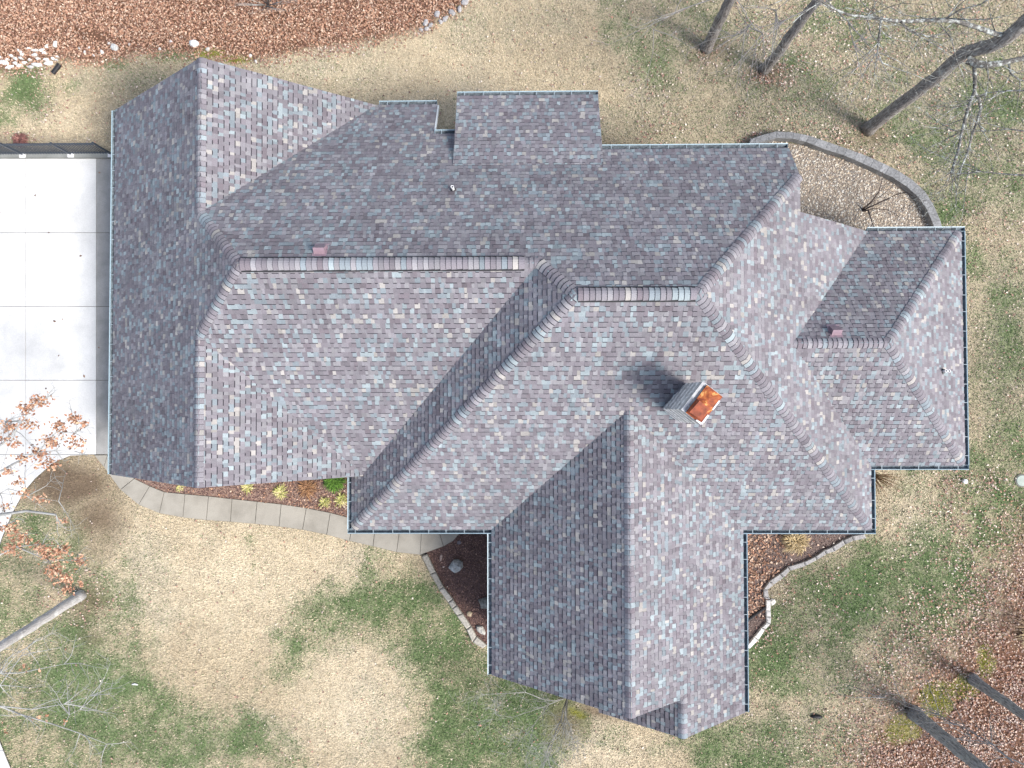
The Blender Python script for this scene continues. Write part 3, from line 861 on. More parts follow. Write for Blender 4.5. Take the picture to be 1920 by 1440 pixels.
# cover: two hips, the southern half standing higher with a shaded step
mb = MB()
def cpt(a, b, z): return tuple(c_ + ax_ * a * hx_ + ay_ * b * hy_) + (z,)
mb.add([cpt(-1.02, -.62, TOPZ + .005), cpt(1.0, -.62, TOPZ + .005), cpt(1.0, 1.04, TOPZ + .005), cpt(-1.02, 1.04, TOPZ + .005),
        cpt(-1.02, -.62, TOPZ + .05), cpt(1.0, -.62, TOPZ + .05), cpt(1.0, 1.04, TOPZ + .05), cpt(-1.02, 1.04, TOPZ + .05), cpt(.5, .2, TOPZ + .10), cpt(-.02, .2, TOPZ + .10)],
       [(0, 1, 5, 4), (1, 2, 6, 5), (2, 3, 7, 6), (3, 0, 4, 7), (4, 5, 8, 9), (5, 6, 8), (6, 7, 9, 8), (7, 4, 9)])
cov = mb.build("rusty_cover", M_RUST, chim)
tag(cov, "rusty orange sheet metal chimney cover")
mb = MB()
mb.add([cpt(-.98, -.60, TOPZ + .045), cpt(.0, -.60, TOPZ + .045), cpt(.0, .80, TOPZ + .045), cpt(-.98, .80, TOPZ + .045),
        cpt(-.92, -.50, TOPZ + .19), cpt(-.04, -.40, TOPZ + .19), cpt(-.04, .70, TOPZ + .17), cpt(-.86, .70, TOPZ + .17)],
       [(0, 1, 5, 4), (1, 2, 6, 5), (2, 3, 7, 6), (3, 0, 4, 7), (4, 5, 6, 7)])
mb.build("flue_hood", M_RUST2, chim)
mb = MB()
mb.bar(cpt(-1.0, 1.02, TOPZ + .058), cpt(-.35, 1.02, TOPZ + .058), .045, .012); mb.bar(cpt(.05, 1.03, TOPZ + .058), cpt(.7, 1.03, TOPZ + .058), .035, .012); mb.bar(cpt(-1.0, 1.0, TOPZ + .066), cpt(-1.0, .45, TOPZ + .066), .045, .012)
mb.build("cover_flashing", M_PVC, chim)

# roof vents and plumbing pipes
def on_slope(k, u, v):
    z = 6.
    for _ in range(40):
        q = g(u, v, z); z = pz(k, q[0], q[1])
    return g(u, v, z)
def slant_vent(k, u, v, w=.30):
    b = on_slope(k, u, v)
    e = empty("roof_vent", tuple(b)); e.parent = house
    p = PL[k][3]
    mb = MB()
    x0, x1 = -w / 2, w / 2
    sl = lambda y: -p * y
    # hood: high southern end, sloping north with the roof
    ys, yn = -.13, .17
    mb.add([(x0, ys, sl(ys)), (x1, ys, sl(ys)), (x1, yn, sl(yn) + .01), (x0, yn, sl(yn) + .01), (x0, .03, sl(ys) + .15), (x1, .03, sl(ys) + .15), (x1, yn, sl(yn) + .09), (x0, yn, sl(yn) + .09)],
           [(0, 1, 5, 4), (1, 2, 6, 5), (2, 3, 7, 6), (3, 0, 4, 7), (4, 5, 6, 7)])
    mb.build("hood", M_MAUVE, e)
    mb = MB()
    mb.add([(x0 - .05, ys - .05, sl(ys - .05) + .024), (x1 + .05, ys - .05, sl(ys - .05) + .024), (x1 + .05, yn + .06, sl(yn + .06) + .024), (x0 - .05, yn + .06, sl(yn + .06) + .024)], [(0, 1, 2, 3)])
    mb.build("flange", M_MAUVE, e)
    return e
def pipe(k, u, v, pair=False):
    b = on_slope(k, u, v)
    e = empty("vent_pipe", tuple(b)); e.parent = house
    mb = MB(); mb.tube([(0, 0, -.1), (0, 0, .06), (0, 0, .065)], [.10, .075, .05], 12)
    mb.build("boot", M_BLACK, e, smooth=True)
    for dx in ((-.0, .10) if pair else (0,)):
        mb = MB()
        n = 12; r0, r1, zt = .045, .032, .32 if not pair else .22
        vs_, fs = [], []
        for rr, z in ((r0, 0), (r0, zt), (r1, zt), (r1, zt - .1)):
            for j in range(n):
                t = 2 * math.pi * j / n
                vs_.append((dx + rr * math.cos(t), rr * math.sin(t), z))
        for s_ in range(3):
            for j in range(n):
                fs.append((s_ * n + j, s_ * n + (j + 1) % n, (s_ + 1) * n + (j + 1) % n, (s_ + 1) * n + j))
        fs.append(tuple(3 * n + j for j in range(n)))
        mb.add(vs_, fs)
        mb.m = [0] * (3 * n) + [1]
        mb.build("pipe", [M_PVC, M_BLACK], e)
slant_vent('N', 601, 470); slant_vent('ND', 1565, 622, .28)
pipe('N', 850, 356); pipe('ED', 1767, 696, True)

# ------------------------------------------------------------------ fence
fence = empty("metal_fence", (float(g(0, 292)[0]), float(g(0, 292)[1]), 0.12))
tag(fence, "black metal picket fence on the kerb beside the driveway", "fence")
fx0, fx1 = g(-120, 293)[0], g(214, 293)[0]; fy = float(g(100, 291.5)[1])
fl = np.array(fence.location)
for z in (.18, 1.0, 1.12):
    mb = MB(); mb.bar((fx0 - fl[0], fy - fl[1], z), (fx1 - fl[0], fy - fl[1], z), .03, .035); mb.build("rail", M_FENCE, fence)
mb = MB(); mb.box((-.014, -.014, .06), (.014, .014, 1.16)); pk = mesh_np("picket", mb.v, mb.f, None, [M_FENCE])
x = fx0 + .05
while x < fx1:
    o = bpy.data.objects.new("picket", pk); o.location = (x - fl[0], fy - fl[1], 0); link(o, fence); x += .105
mb = MB(); mb.box((-.03, -.03, .0), (.03, .03, 1.2)); ps = mesh_np("post", mb.v, mb.f, None, [M_FENCE])
mb = MB(); mb.box((-.11, -.075, .0), (.11, .075, .05)); pf = mesh_np("post_base", mb.v, mb.f, None, [M_PVC])
for u in (-50, 47, 137, 224):
    xx = g(u, 293)[0]
    if xx > fx1: xx = fx1 - .04
    o = bpy.data.objects.new("post", ps); o.location = (xx - fl[0], fy - fl[1], 0); link(o, fence)
    f_ = bpy.data.objects.new("post_base", pf); f_.location = (0, -.05, 0); link(f_, o)

# ------------------------------------------------------------------ stone work
def stone_mesh(poly, z0, z1, base, bev=.03):
    c = np.array(base) * (1 + .12 * rng.standard_normal())
    mb = MB(); mb.prism(poly, z0, z1, tuple(np.clip(c, .03, .8)), bevel=bev)
    return mb
def wall_of(name, label, cat, inner, outer, n_each, z, base, gap=.012, top=.03, bev=.03):
    """row of stones between two polylines given point by point"""
    gi_, go_ = g2(inner), g2(outer)
    if name == 'retaining_wall': go_ = [lerp2(b_, a_, .16) for a_, b_ in zip(gi_, go_)]
    root = empty(name, (gi_[0][0], gi_[0][1], 0)); tag(root, label, cat)
    L = np.array([root.location[0], root.location[1]])
    for k in range(len(gi_) - 1):
        n = n_each if isinstance(n_each, int) else n_each[k]
        cuts = [0] + sorted((i + rnd.uniform(-.18, .18)) / n for i in range(1, n)) + [1]
        for i in range(n):
            q = [lerp2(gi_[k], gi_[k + 1], cuts[i]), lerp2(gi_[k], gi_[k + 1], cuts[i + 1]), lerp2(go_[k], go_[k + 1], cuts[i + 1]), lerp2(go_[k], go_[k + 1], cuts[i])]
            cx, cy = sum(p[0] for p in q) / 4, sum(p[1] for p in q) / 4
            q2 = []
            for p in q:
                d = max(math.dist(p, (cx, cy)), .03)
                t = gap * 1.3 / d
                q2.append((p[0] + (cx - p[0]) * t + rnd.uniform(-top, top) * .4 - L[0], p[1] + (cy - p[1]) * t + rnd.uniform(-top, top) * .4 - L[1]))
            stone_mesh(q2, -.05, z + rnd.uniform(-.3, .3) * bev, base, bev).build("stone", M_STONE, root, usecol=True)
    return root
wall_of("retaining_wall", "curved grey block retaining wall around the gravel bed", "wall",
        [(1398, 279), (1420, 273), (1450, 265), (1480, 266), (1504, 272), (1540, 286), (1575, 297), (1610, 312), (1640, 326), (1665, 338), (1690, 354), (1712, 374), (1727, 395), (1738, 420), (1748, 446)],
        [(1404, 264), (1422, 257), (1450, 250), (1482, 252), (1512, 258), (1548, 270), (1582, 282), (1618, 295), (1650, 309), (1676, 322), (1704, 340), (1728, 362), (1744, 388), (1756, 416), (1764, 446)],
        2, .34, (0.19, 0.192, 0.194), gap=.002, top=.003, bev=.008)
wall_of("stone_edging", "straight grey stone edging between the mulch corner and front lawn", "edging",
        [(802, 1037), (818, 1071), (833, 1099), (850, 1121), (857, 1133), (868, 1148), (884, 1172), (894, 1191), (914, 1208)],
        [(791, 1041), (808, 1075), (824, 1104), (841, 1128), (848, 1140), (857, 1152), (875, 1178), (886, 1202), (906, 1214)],
        1, .16, (0.33, 0.31, 0.27), gap=.01, top=.012)
wall_of("stone_edging", "curved pale stone edging of the leafy bed southeast of the house", "edging",
        [(1618, 1000), (1594, 1004), (1578, 1011), (1558, 1024), (1543, 1030), (1526, 1042), (1505, 1052), (1475, 1061), (1460, 1074), (1440, 1088), (1429, 1104), (1429, 1118), (1434, 1122)],
        [(1622, 1008), (1598, 1013), (1583, 1020), (1562, 1033), (1547, 1038), (1529, 1049), (1508, 1060), (1480, 1069), (1467, 1082), (1449, 1095), (1438, 1104), (1440, 1118), (1443, 1122)],
        1, .14, (0.30, 0.29, 0.28), gap=.01, top=.015)
wall_of("stone_edging", "bright white limestone edging curving toward the house wall", "edging",
        [(1434, 1123), (1434, 1143), (1434, 1155), (1435, 1165), (1426, 1175), (1412, 1192), (1396, 1212)],
        [(1443, 1123), (1443, 1143), (1444, 1155), (1443, 1168), (1433, 1179), (1420, 1198), (1404, 1215)],
        1, .15, (0.60, 0.585, 0.55), gap=.01, top=.015)
def rock(u, v, rx, ry, h, base, label, group=None, rot=None, name="rock"):
    p = g(u, v)
    n = 9
    mb = MB()
    rings = []
    th = rot if rot is not None else rnd.uniform(0, math.pi)
    ph = [rnd.uniform(.78, 1.15) for _ in range(n)]
    for zz, kk in ((-.06, .9), (h * .45, 1.0), (h * .85, .72), (h, .3)):
        rings.append([(rx * PXM * kk * ph[j] * (1 + rnd.uniform(-.1, .1)) * math.cos(2 * math.pi * j / n), ry * PXM * kk * ph[j] * (1 + rnd.uniform(-.1, .1)) * math.sin(2 * math.pi * j / n), zz + rnd.uniform(-.1, .1) * h) for j in range(n)])
    vs_ = [(x * math.cos(th) - y * math.sin(th), x * math.sin(th) + y * math.cos(th), z) for r in rings for x, y, z in r]
    fs = [(s * n + j, s * n + (j + 1) % n, (s + 1) * n + (j + 1) % n, (s + 1) * n + j) for s in range(3) for j in range(n)] + [tuple(3 * n + j for j in range(n))]
    c = tuple(np.clip(np.array(base) * (1 + .12 * rng.standard_normal()), .03, .8))
    mb.add(vs_, fs, c)
    o = mb.build(name, M_STONE, usecol=True)
    o.location = (p[0], p[1], 0)
    return tag(o, label, "rock", group)
rock(855, 1060, 14, 12, .32, (.27, .28, .28), "large grey boulder in the mulch corner", name="boulder", rot=.5)
rock(910, 1130, 13, 12, .25, (.20, .20, .18), "dark boulder half under the gutter beside the edging")
rock(902, 1180, 12, 7, .16, (.33, .32, .29), "long pale stone under the gutter at the corner of the edging", rot=2.4)
rock(880, 1150, 6, 6, .09, (.36, .29, .20), "small tan flat stone touching the grey edging")
rock(827, 1046, 2.5, 7, .05, (.42, .32, .28), "thin pinkish stone sliver near the walkway end", rot=-.25)
rock(861, 1017, 5, 4, .06, (.17, .15, .16), "small dark stone by the end of the walkway")
rock(1448, 1128, 6, 7, .12, (.60, .58, .52), "square white stone lying outside the white edging", rot=0)
rock(365, 83, 10, 7, .15, (.58, .57, .55), "big white slab rock above the garage gable peak", rot=-.3)
rock(390, 93, 5, 3.5, .10, (.52, .50, .46), "small white rock just right of the slab rock at the gable")
rock(322, 79, 4, 3, .08, (.5, .48, .46), "small pale rock left of the slab rock in the leaves")
rock(105, 84, 7, 4.5, .12, (.56, .56, .50), "rounded pale rock uppermost above the white rock pile")
rock(89, 88, 5, 3.5, .10, (.55, .55, .50), "pale rock beside the rounded one above the rock pile")
rock(216, 90, 9, 6, .14, (.45, .45, .43), "grey-white rock apart from the pile at the grass edge")
rock(192, 98, 5, 3, .08, (.58, .57, .55), "small white rock between the pile and the grey-white rock")
pile = [(8, 118, 12, 5), (20, 126, 9, 3), (38, 124, 7, 3), (22, 105, 5, 3), (30, 111, 5, 3), (42, 101, 4, 5), (55, 92, 5, 2.5), (66, 95, 8, 2.5), (80, 95, 7, 3), (66, 104, 6, 4), (84, 100, 5, 3), (72, 111, 5, 3),
        (70, 122, 12, 4), (88, 112, 6, 3), (100, 110, 4, 3), (106, 113, 4, 2), (36, 95, 3, 3), (15, 112, 4, 2), (47, 118, 6, 3), (30, 119, 5, 3), (57, 113, 4, 3), (92, 119, 9, 4), (1, 108, 4, 3), (40, 110, 6, 2.5), (108, 107, 3, 2), (58, 126, 6, 3)]
for (u, v, a, b) in pile:
    rock(u, v, a, b, .09, (.60, .60, .57), "white limestone rock in the pile left of the leaf litter", "white rocks piled at the woods edge", rot=rnd.uniform(-.3, .3))
for (u, v, a, b) in [(798, 44, 7, 5), (808, 48, 6, 4), (820, 28, 7, 6), (835, 36, 7, 5), (848, 25, 8, 5), (800, 55, 5, 4), (826, 42, 5, 4), (862, 18, 7, 5), (872, 4, 9, 6), (790, 57, 4, 3)]:
    rock(u, v, a, b, .12, (.33, .32, .32), "grey rock in the row ending the leaf litter at the top lawn", "grey rocks lining the end of the woods")
for (u, v, a, b) in [(160, 99, 4, 2.5), (176, 104, 3, 2), (150, 92, 3, 2), (243, 84, 3, 2), (300, 92, 3, 2.5), (470, 105, 4, 3), (480, 116, 4, 3), (168, 90, 3, 2), (205, 82, 3, 2)]:
    rock(u, v, a, b, .07, (.48, .46, .44), "small pale rock scattered along the edge of the leaf litter", "small rocks at the woods edge")

# ------------------------------------------------------------------ small garden things
def simple(name, mb, mat, label, cat, loc, group=None, smooth=False):
    o = mb.build(name, mat, smooth=smooth); o.location = loc
    return tag(o, label, cat, group)
def disc(mb, r, z0, z1, n=20, rim=.0):
    pts = [(r * math.cos(2 * math.pi * i / n), r * math.sin(2 * math.pi * i / n)) for i in range(n)]
    mb.prism(pts, z0, z1, bevel=rim)
lidroot = empty("utility_lid", tuple(g(1915, 901))); tag(lidroot, "round grey-green utility lid in the lawn at the right edge", "lid")
mb = MB(); disc(mb, .205, -.03, .05, 28, .012); mb.build("cover", mat_plain("lid_plastic", (.29, .33, .29), .6, .3, nscale=5), lidroot)
mb = MB(); disc(mb, .25, -.03, .028, 28, .01); mb.build("rim", mat_plain("lid_rim", (.16, .15, .13), .8, .2), lidroot)
mb = MB(); disc(mb, .085, -.02, .14, 16, .02); disc(mb, .03, .12, .165, 8)
simple("cleanout_cap", mb, M_PVC, "small round white pipe cap in the grass off the southeast corner", "pipe cap", tuple(g(1807, 902)))
# low black drain outlet in the lawn
mb = MB(); mb.tube([(-.22, 0, .02), (-.08, .01, .045), (.1, 0, .05), (.2, -.02, .03)], [.03, .07, .07, .05], 8)
simple("drain_outlet", mb, M_BLACK, "black drain outlet in the lawn south of the right wing", "drain", tuple(g(1530, 1343)), smooth=True)
mb = MB(); mb.tube([(-.13, -.16, .05), (.13, .16, .06)], [.085, .085], 10); mb.tube([(.10, .125, .06), (.15, .19, .06)], [.10, .10], 10)
simple("drain_pipe", mb, M_BLACK, "short black pipe end in the grass below the white rocks", "pipe", tuple(g(107, 131)))
a, b = g(1392, 1168), g(1435, 1137)
mb = MB(); mb.tube([(0, 0, .06), tuple((b - a) * .5 + np.array([0, 0, .06])), tuple((b - a) + np.array([0, 0, .06]))], [.06] * 3, 8)
simple("downspout_pipe", mb, M_BLACK, "black downspout pipe crossing the bed to the white edging", "pipe", tuple(a))
mb = MB(); mb.tube([(-.1, 0, .02), (0, .02, .03), (.12, -.01, .02)], [.02, .035, .02], 6)
simple("litter_scrap", mb, M_PVC, "tiny white scrap lying in the grass at lower left", "scrap", tuple(g(253, 1283)))

# ------------------------------------------------------------------ trees
def grow(start, d, length, r, depth, out, droop=0.0, spread=.6, kids=(5, 7), wig=.16, minr=.004):
    """appends (points, radii, depth) of a branch and its side branches"""
    n = max(4, int(4 + length * 1.2)) if depth > 0 else 4
    p = np.array(start, float); d = np.array(d, float); d /= np.linalg.norm(d)
    pts, rad = [p.copy()], [r]
    for i in range(n):
        d = d + np.array([rnd.gauss(0, wig), rnd.gauss(0, wig), rnd.gauss(0, wig * .6) + .05 - droop])
        d /= np.linalg.norm(d)
        p = p + d * length / n
        if p[2] < .25: p[2] = .25
        pts.append(p.copy()); rad.append(max(minr, r * (1 - .78 * (i + 1) / n)))
    out.append((pts, rad, depth))
    if depth <= 0: return
    for _ in range(rnd.randint(*kids)):
        i = rnd.randint(max(1, n // 3), n)
        b = pts[i]; dd = pts[i] - pts[i - 1]; dd /= np.linalg.norm(dd)
        q = np.array([rnd.gauss(0, 1), rnd.gauss(0, 1), rnd.gauss(0, .7)]); q -= dd * np.dot(q, dd); q /= np.linalg.norm(q)
        grow(b, dd * (1 - spread) + q * spread, length * rnd.uniform(.38, .62), max(minr, rad[i] * .62), depth - 1, out, droop, spread, kids, wig * 1.15, minr)

def zfit(base, u, v):
    B = g(*base)
    zs = np.arange(0, 20, .05)
    return min(zs, key=lambda z: math.hypot(*(g(u, v, z) - B)[:2]))
def make_tree(name, label, base, path, r0, r1, limbs, bark, twig, group=None, extra=(), flare=1.25, kids=(4, 6), depth=2, top=None):
    B = g(*base)
    pts = [np.array([B[0], B[1], -.1])]
    for (u, v) in path:
        pts.append(g(u, v, zfit(base, u, v)))
    if top is None: top = 16.0
    dv = pts[-1] - pts[-2]; dv /= np.linalg.norm(dv); dv = dv * .5 + np.array([0, 0, .8]); dv /= np.linalg.norm(dv)
    while pts[-1][2] < top:
        dv = dv + np.array([rnd.gauss(0, .06), rnd.gauss(0, .06), .06]); dv /= np.linalg.norm(dv)
        pts.append(pts[-1] + dv * 1.2)
    # resample
    dense = []
    for i in range(len(pts) - 1):
        k = max(2, int(np.linalg.norm(pts[i + 1] - pts[i]) / .4))
        for j in range(k): dense.append(pts[i] + (pts[i + 1] - pts[i]) * j / k)
    dense.append(pts[-1])
    pts = [p + np.array([rnd.gauss(0, .012), rnd.gauss(0, .012), 0]) for p in dense]
    H_ = top
    rad = []
    for p in pts:
        t = min(1, max(0, p[2] / H_)); r = r0 + (r1 - r0) * t ** .8
        r *= 1 + (flare - 1) * math.exp(-max(0, p[2]) / .22) ; rad.append(r)
    root = empty(name, (B[0], B[1], 0)); tag(root, label, "tree", group)
    L = np.array([B[0], B[1], 0])
    mb = MB(); mb.tube([p - L for p in pts], rad, 14)
    mb.build("trunk", bark, root, smooth=True)
    out = []
    for (z, az, el, ln) in limbs:
        i = min(range(len(pts)), key=lambda j: abs(pts[j][2] - z))
        grow(pts[i], (math.cos(az) * math.cos(el), math.sin(az) * math.cos(el), math.sin(el)), ln, rad[i] * .5, depth, out, kids=kids)
    for e in extra:
        out.append(e[:3])
        if len(e) > 3:
            for _ in range(e[3]):
                i = rnd.randint(1, len(e[0]) - 1)
                q = np.array([rnd.gauss(0, 1), rnd.gauss(0, 1), rnd.gauss(0, .4)])
                dd = np.array(e[0][i]) - np.array(e[0][i - 1]); q += dd / np.linalg.norm(dd)
                grow(e[0][i], q, rnd.uniform(.5, 1.0) * (e[4] if len(e) > 4 else 2.2), .014, 1, out, droop=.03, kids=(4, 6), minr=.004)
    mb = MB()
    for p_, r_, dp in out:
        mb.tube([q - L for q in p_], r_, 6 if dp >= 1 else 4, cap=False)
    cr = mb.build("crown", twig, root, smooth=True)
    return root, out, L

def limb(px, z0, z1, r0, r1):
    n = len(px)
    pts = [g(u, v, z0 + (z1 - z0) * i / (n - 1)) for i, (u, v) in enumerate(px)]
    return (pts, [r0 + (r1 - r0) * i / (n - 1) for i in range(n)], 2)
l1 = limb([(1888, 66), (1868, 64), (1828, 50), (1790, 39), (1745, 38), (1690, 40), (1652, 36), (1625, 32), (1592, 28), (1563, 17), (1540, 2), (1510, -12)], 7.4, 8.6, .072, .018)
l1b = limb([(1652, 37), (1650, 55), (1648, 78), (1645, 98), (1655, 118)], 8.2, 7.6, .035, .012)
l1c = limb([(1690, 41), (1705, 58), (1740, 68), (1785, 73)], 8.0, 7.4, .03, .01)
l1d = limb([(1745, 38), (1775, 34), (1800, 18), (1840, 8), (1860, -5)], 8.0, 9.0, .03, .012)
l2 = limb([(1828, 112), (1827, 130), (1828, 150), (1827, 172)], 6.2, 6.0, .06, .05)
l2a = limb([(1827, 172), (1818, 195), (1810, 222), (1803, 250), (1797, 282), (1788, 310), (1783, 326)], 6.0, 5.2, .052, .036)
l2b = limb([(1827, 172), (1836, 186), (1839, 203), (1832, 228), (1822, 255), (1815, 285), (1803, 312), (1799, 326)], 6.0, 5.2, .044, .026)
l3 = limb([(1815, 112), (1832, 120), (1850, 122), (1875, 119), (1905, 112), (1940, 105)], 6.2, 6.8, .12, .065)
l3b = limb([(1892, 120), (1895, 138), (1912, 150), (1940, 155)], 6.4, 6.5, .03, .02)
l4 = limb([(1940, 170), (1890, 170), (1850, 174)], 7.0, 6.4, .03, .01)
l5 = limb([(1940, 330), (1880, 326), (1840, 322), (1818, 316)], 6.5, 5.5, .028, .008)
l6 = limb([(1940, 248), (1890, 242), (1850, 246), (1800, 248)], 6.5, 5.5, .022, .006)
PI = math.pi
bt, _, _ = make_tree("oak_tree", "biggest bare tree with thick furrowed trunk leaning off the top right corner", (1628, 242), [(1648, 226), (1700, 186), (1752, 148), (1788, 116), (1806, 101), (1826, 94), (1856, 86), (1890, 68), (1925, 38)],
                     .235, .15, [(8.5, .3, .5, 5), (10, 1.6, .4, 5), (11, -.8, .5, 5), (12, 2.6, .7, 3.6), (13.5, .9, .8, 4), (15, -2, .9, 3)], M_BARK, M_LICH,
                     group="bare trees in the back lawn", extra=[l1 + (22,), l1b + (8,), l1c + (8,), l1d + (6,), l2, l2a + (12, 1.6), l2b + (10, 1.6), l3 + (9,), l3b + (6,), l4 + (8,), l5 + (7,), l6 + (7,)], top=15)
tw = [limb([(1560, 0), (1520, 14), (1470, 40), (1430, 62)], 7.5, 6.5, .02, .005), limb([(1500, -20), (1455, 20), (1410, 44)], 7, 6, .016, .005), limb([(1538, -10), (1590, 40), (1600, 80), (1640, 100)], 7, 6.2, .02, .005)]
make_tree("oak_tree", "bare tree with slim dark trunk in a ring of red-brown leaves", (1432, 130), [(1442, 120), (1470, 85), (1500, 42), (1535, -2)], .20, .08,
          [(7, .6, .6, 4), (8.5, 2.4, .6, 3.2), (10, -.6, .7, 3.2), (11.5, 1.4, .8, 3)], M_BARK, M_TWIG, group="bare trees in the back lawn", extra=[t + (9,) for t in tw], top=13)
make_tree("oak_tree", "bare tree leaving the top edge, leftmost of the dark trunks", (1324, 90), [(1330, 78), (1348, 40), (1370, -4)], .21, .09,
          [(7, 1.2, .5, 4), (8.5, 2.8, .6, 3.4), (10, 0, .7, 3.4), (11.5, 1.8, .8, 3)], M_BARK, M_TWIG, group="bare trees in the back lawn", top=13,
          extra=[limb([(1360, -10), (1300, 10), (1255, 30), (1225, 55)], 6.5, 5.5, .02, .004) + (6,), limb([(1375, -10), (1400, 25), (1395, 60), (1420, 80)], 6.5, 5.5, .016, .004) + (3,)])
make_tree("oak_tree", "bare tree with stout grey trunk beside the yellow-green moss", (1714, 1337), [(1728, 1349), (1762, 1376), (1800, 1408), (1845, 1446)], .25, .09,
          [(6.5, -.6, .5, 4.5), (8, .8, .5, 4), (9.5, -2.0, .6, 4), (11, -1.0, .7, 4), (12, .3, .8, 3)], M_BARKG, M_TWIG, group="bare trees in the leafy corner", top=14,
          extra=[limb([(1790, 1360), (1760, 1340), (1700, 1318), (1660, 1308)], 4.5, 3.2, .018, .004) + (6,), limb([(1900, 1430), (1860, 1395), (1800, 1360), (1770, 1350)], 5, 3.4, .03, .006) + (8,)])
make_tree("oak_tree", "bare tree with slender grey trunk near the right edge of the leaf litter", (1824, 1272), [(1836, 1282), (1870, 1306), (1925, 1345)], .19, .07,
          [(6, -.4, .5, 4), (7.5, 1.0, .5, 3.6), (9, -1.6, .6, 3.6), (10.5, .2, .7, 3)], M_BARKG, M_TWIG, group="bare trees in the leafy corner", top=12,
          extra=[limb([(1935, 1440), (1890, 1420), (1850, 1395), (1820, 1380)], 4, 3, .025, .006) + (6,)])
# oak that still holds its brown leaves
lb = [limb([(-60, 900), (0, 836), (28, 808), (60, 765), (85, 748)], 6.0, 6.2, .035, .008), limb([(-60, 900), (0, 884), (40, 862), (70, 848), (108, 808), (135, 775)], 6.0, 6.2, .04, .008),
      limb([(70, 848), (105, 845), (140, 846)], 6.1, 6.0, .015, .006), limb([(108, 810), (140, 812), (160, 790)], 6.1, 6.1, .012, .005),
      limb([(-60, 1010), (0, 965), (50, 958), (105, 965)], 5.4, 5.6, .06, .03), limb([(-60, 1080), (0, 1040), (30, 1025), (90, 1050), (120, 1090)], 5.2, 5.0, .035, .007),
      limb([(30, 1025), (80, 1020), (110, 1025)], 5.2, 5.2, .015, .005), limb([(90, 1050), (140, 1050), (160, 1045)], 5.1, 5.1, .012, .004), limb([(-30, 1000), (10, 985), (40, 1000)], 5.4, 5.2, .02, .006),
      limb([(-60, 925), (0, 925), (50, 930), (110, 940)], 5.6, 5.2, .014, .004), limb([(-40, 770), (10, 790), (30, 808)], 6, 6, .014, .005),
      limb([(-40, 1300), (0, 1262), (36, 1262), (70, 1255), (120, 1245)], 5.0, 4.6, .03, .006), limb([(-40, 1310), (0, 1324), (40, 1340), (100, 1358), (150, 1375), (200, 1395)], 5.2, 4.4, .035, .006),
      limb([(0, 1324), (60, 1330), (120, 1320), (170, 1305)], 5.2, 4.8, .02, .004), limb([(120, 1362), (130, 1340), (150, 1330)], 4.8, 4.6, .012, .004), limb([(-40, 1255), (0, 1285), (40, 1230), (50, 1215)], 5, 4.8, .025, .005)]
lt, lout, LL = make_tree("oak_tree", "pale-trunked oak at the left still holding russet leaves", (152, 1115), [(120, 1136), (75, 1165), (30, 1194), (-4, 1216), (-50, 1250)], .19, .09,
                         [(6.5, PI, .4, 4), (8, 2.2, .5, 3.4), (9, -2.4, .5, 3.6), (10.5, PI, .9, 3)], M_BARKP, M_TWIGP, extra=[b_ + ((7, 1.3) if i >= 9 else (3, .7)) for i, b_ in enumerate(lb)], top=11.5, flare=1.15)
# its leaves: small lobed blades around the leafy branches
def leaf_blades(cent, size, cols, tilt=1.0, curl=.25, lobes=False):
    """six-sided folded blades, cent (n,3), size (n,), cols (n,3) -> verts, faces, colours"""
    n = len(cent)
    a = rng.random(n) * 2 * PI
    pt = rng.normal(0, .35 * tilt, n); rl = rng.normal(0, .45 * tilt, n)
    ca, sa = np.cos(a), np.sin(a)
    ax = np.stack([ca * np.cos(pt), sa * np.cos(pt), np.sin(pt)], 1)
    ay = np.stack([-sa * np.cos(rl), ca * np.cos(rl), np.sin(rl)], 1)
    az = np.cross(ax, ay)
    shape = [(-.5, 0, 0), (-.12, .30, curl), (.18, .24, curl), (.5, 0, 0), (.2, -.25, curl), (-.1, -.31, curl)]
    V = np.zeros((n, 6, 3))
    cu = rng.uniform(-.6, 1.2, n)
    for k, (x, y, z) in enumerate(shape):
        jx = 1 + rng.normal(0, .12, n); jy = 1 + rng.normal(0, .18, n)
        V[:, k] = cent + (ax * (x * jx)[:, None] + ay * (y * jy)[:, None] + az * (z * cu)[:, None]) * size[:, None]
    b = np.arange(n)[:, None] * 6
    F = np.concatenate([b + np.array([0, 5, 4, 3]), b + np.array([0, 3, 2, 1])], 0)
    return V.reshape(-1, 3), F, np.repeat(cols, 6, 0)
RUS = np.array([(.42, .235, .15), (.34, .175, .11), (.54, .36, .25), (.27, .135, .085), (.47, .28, .18)])
cl = []
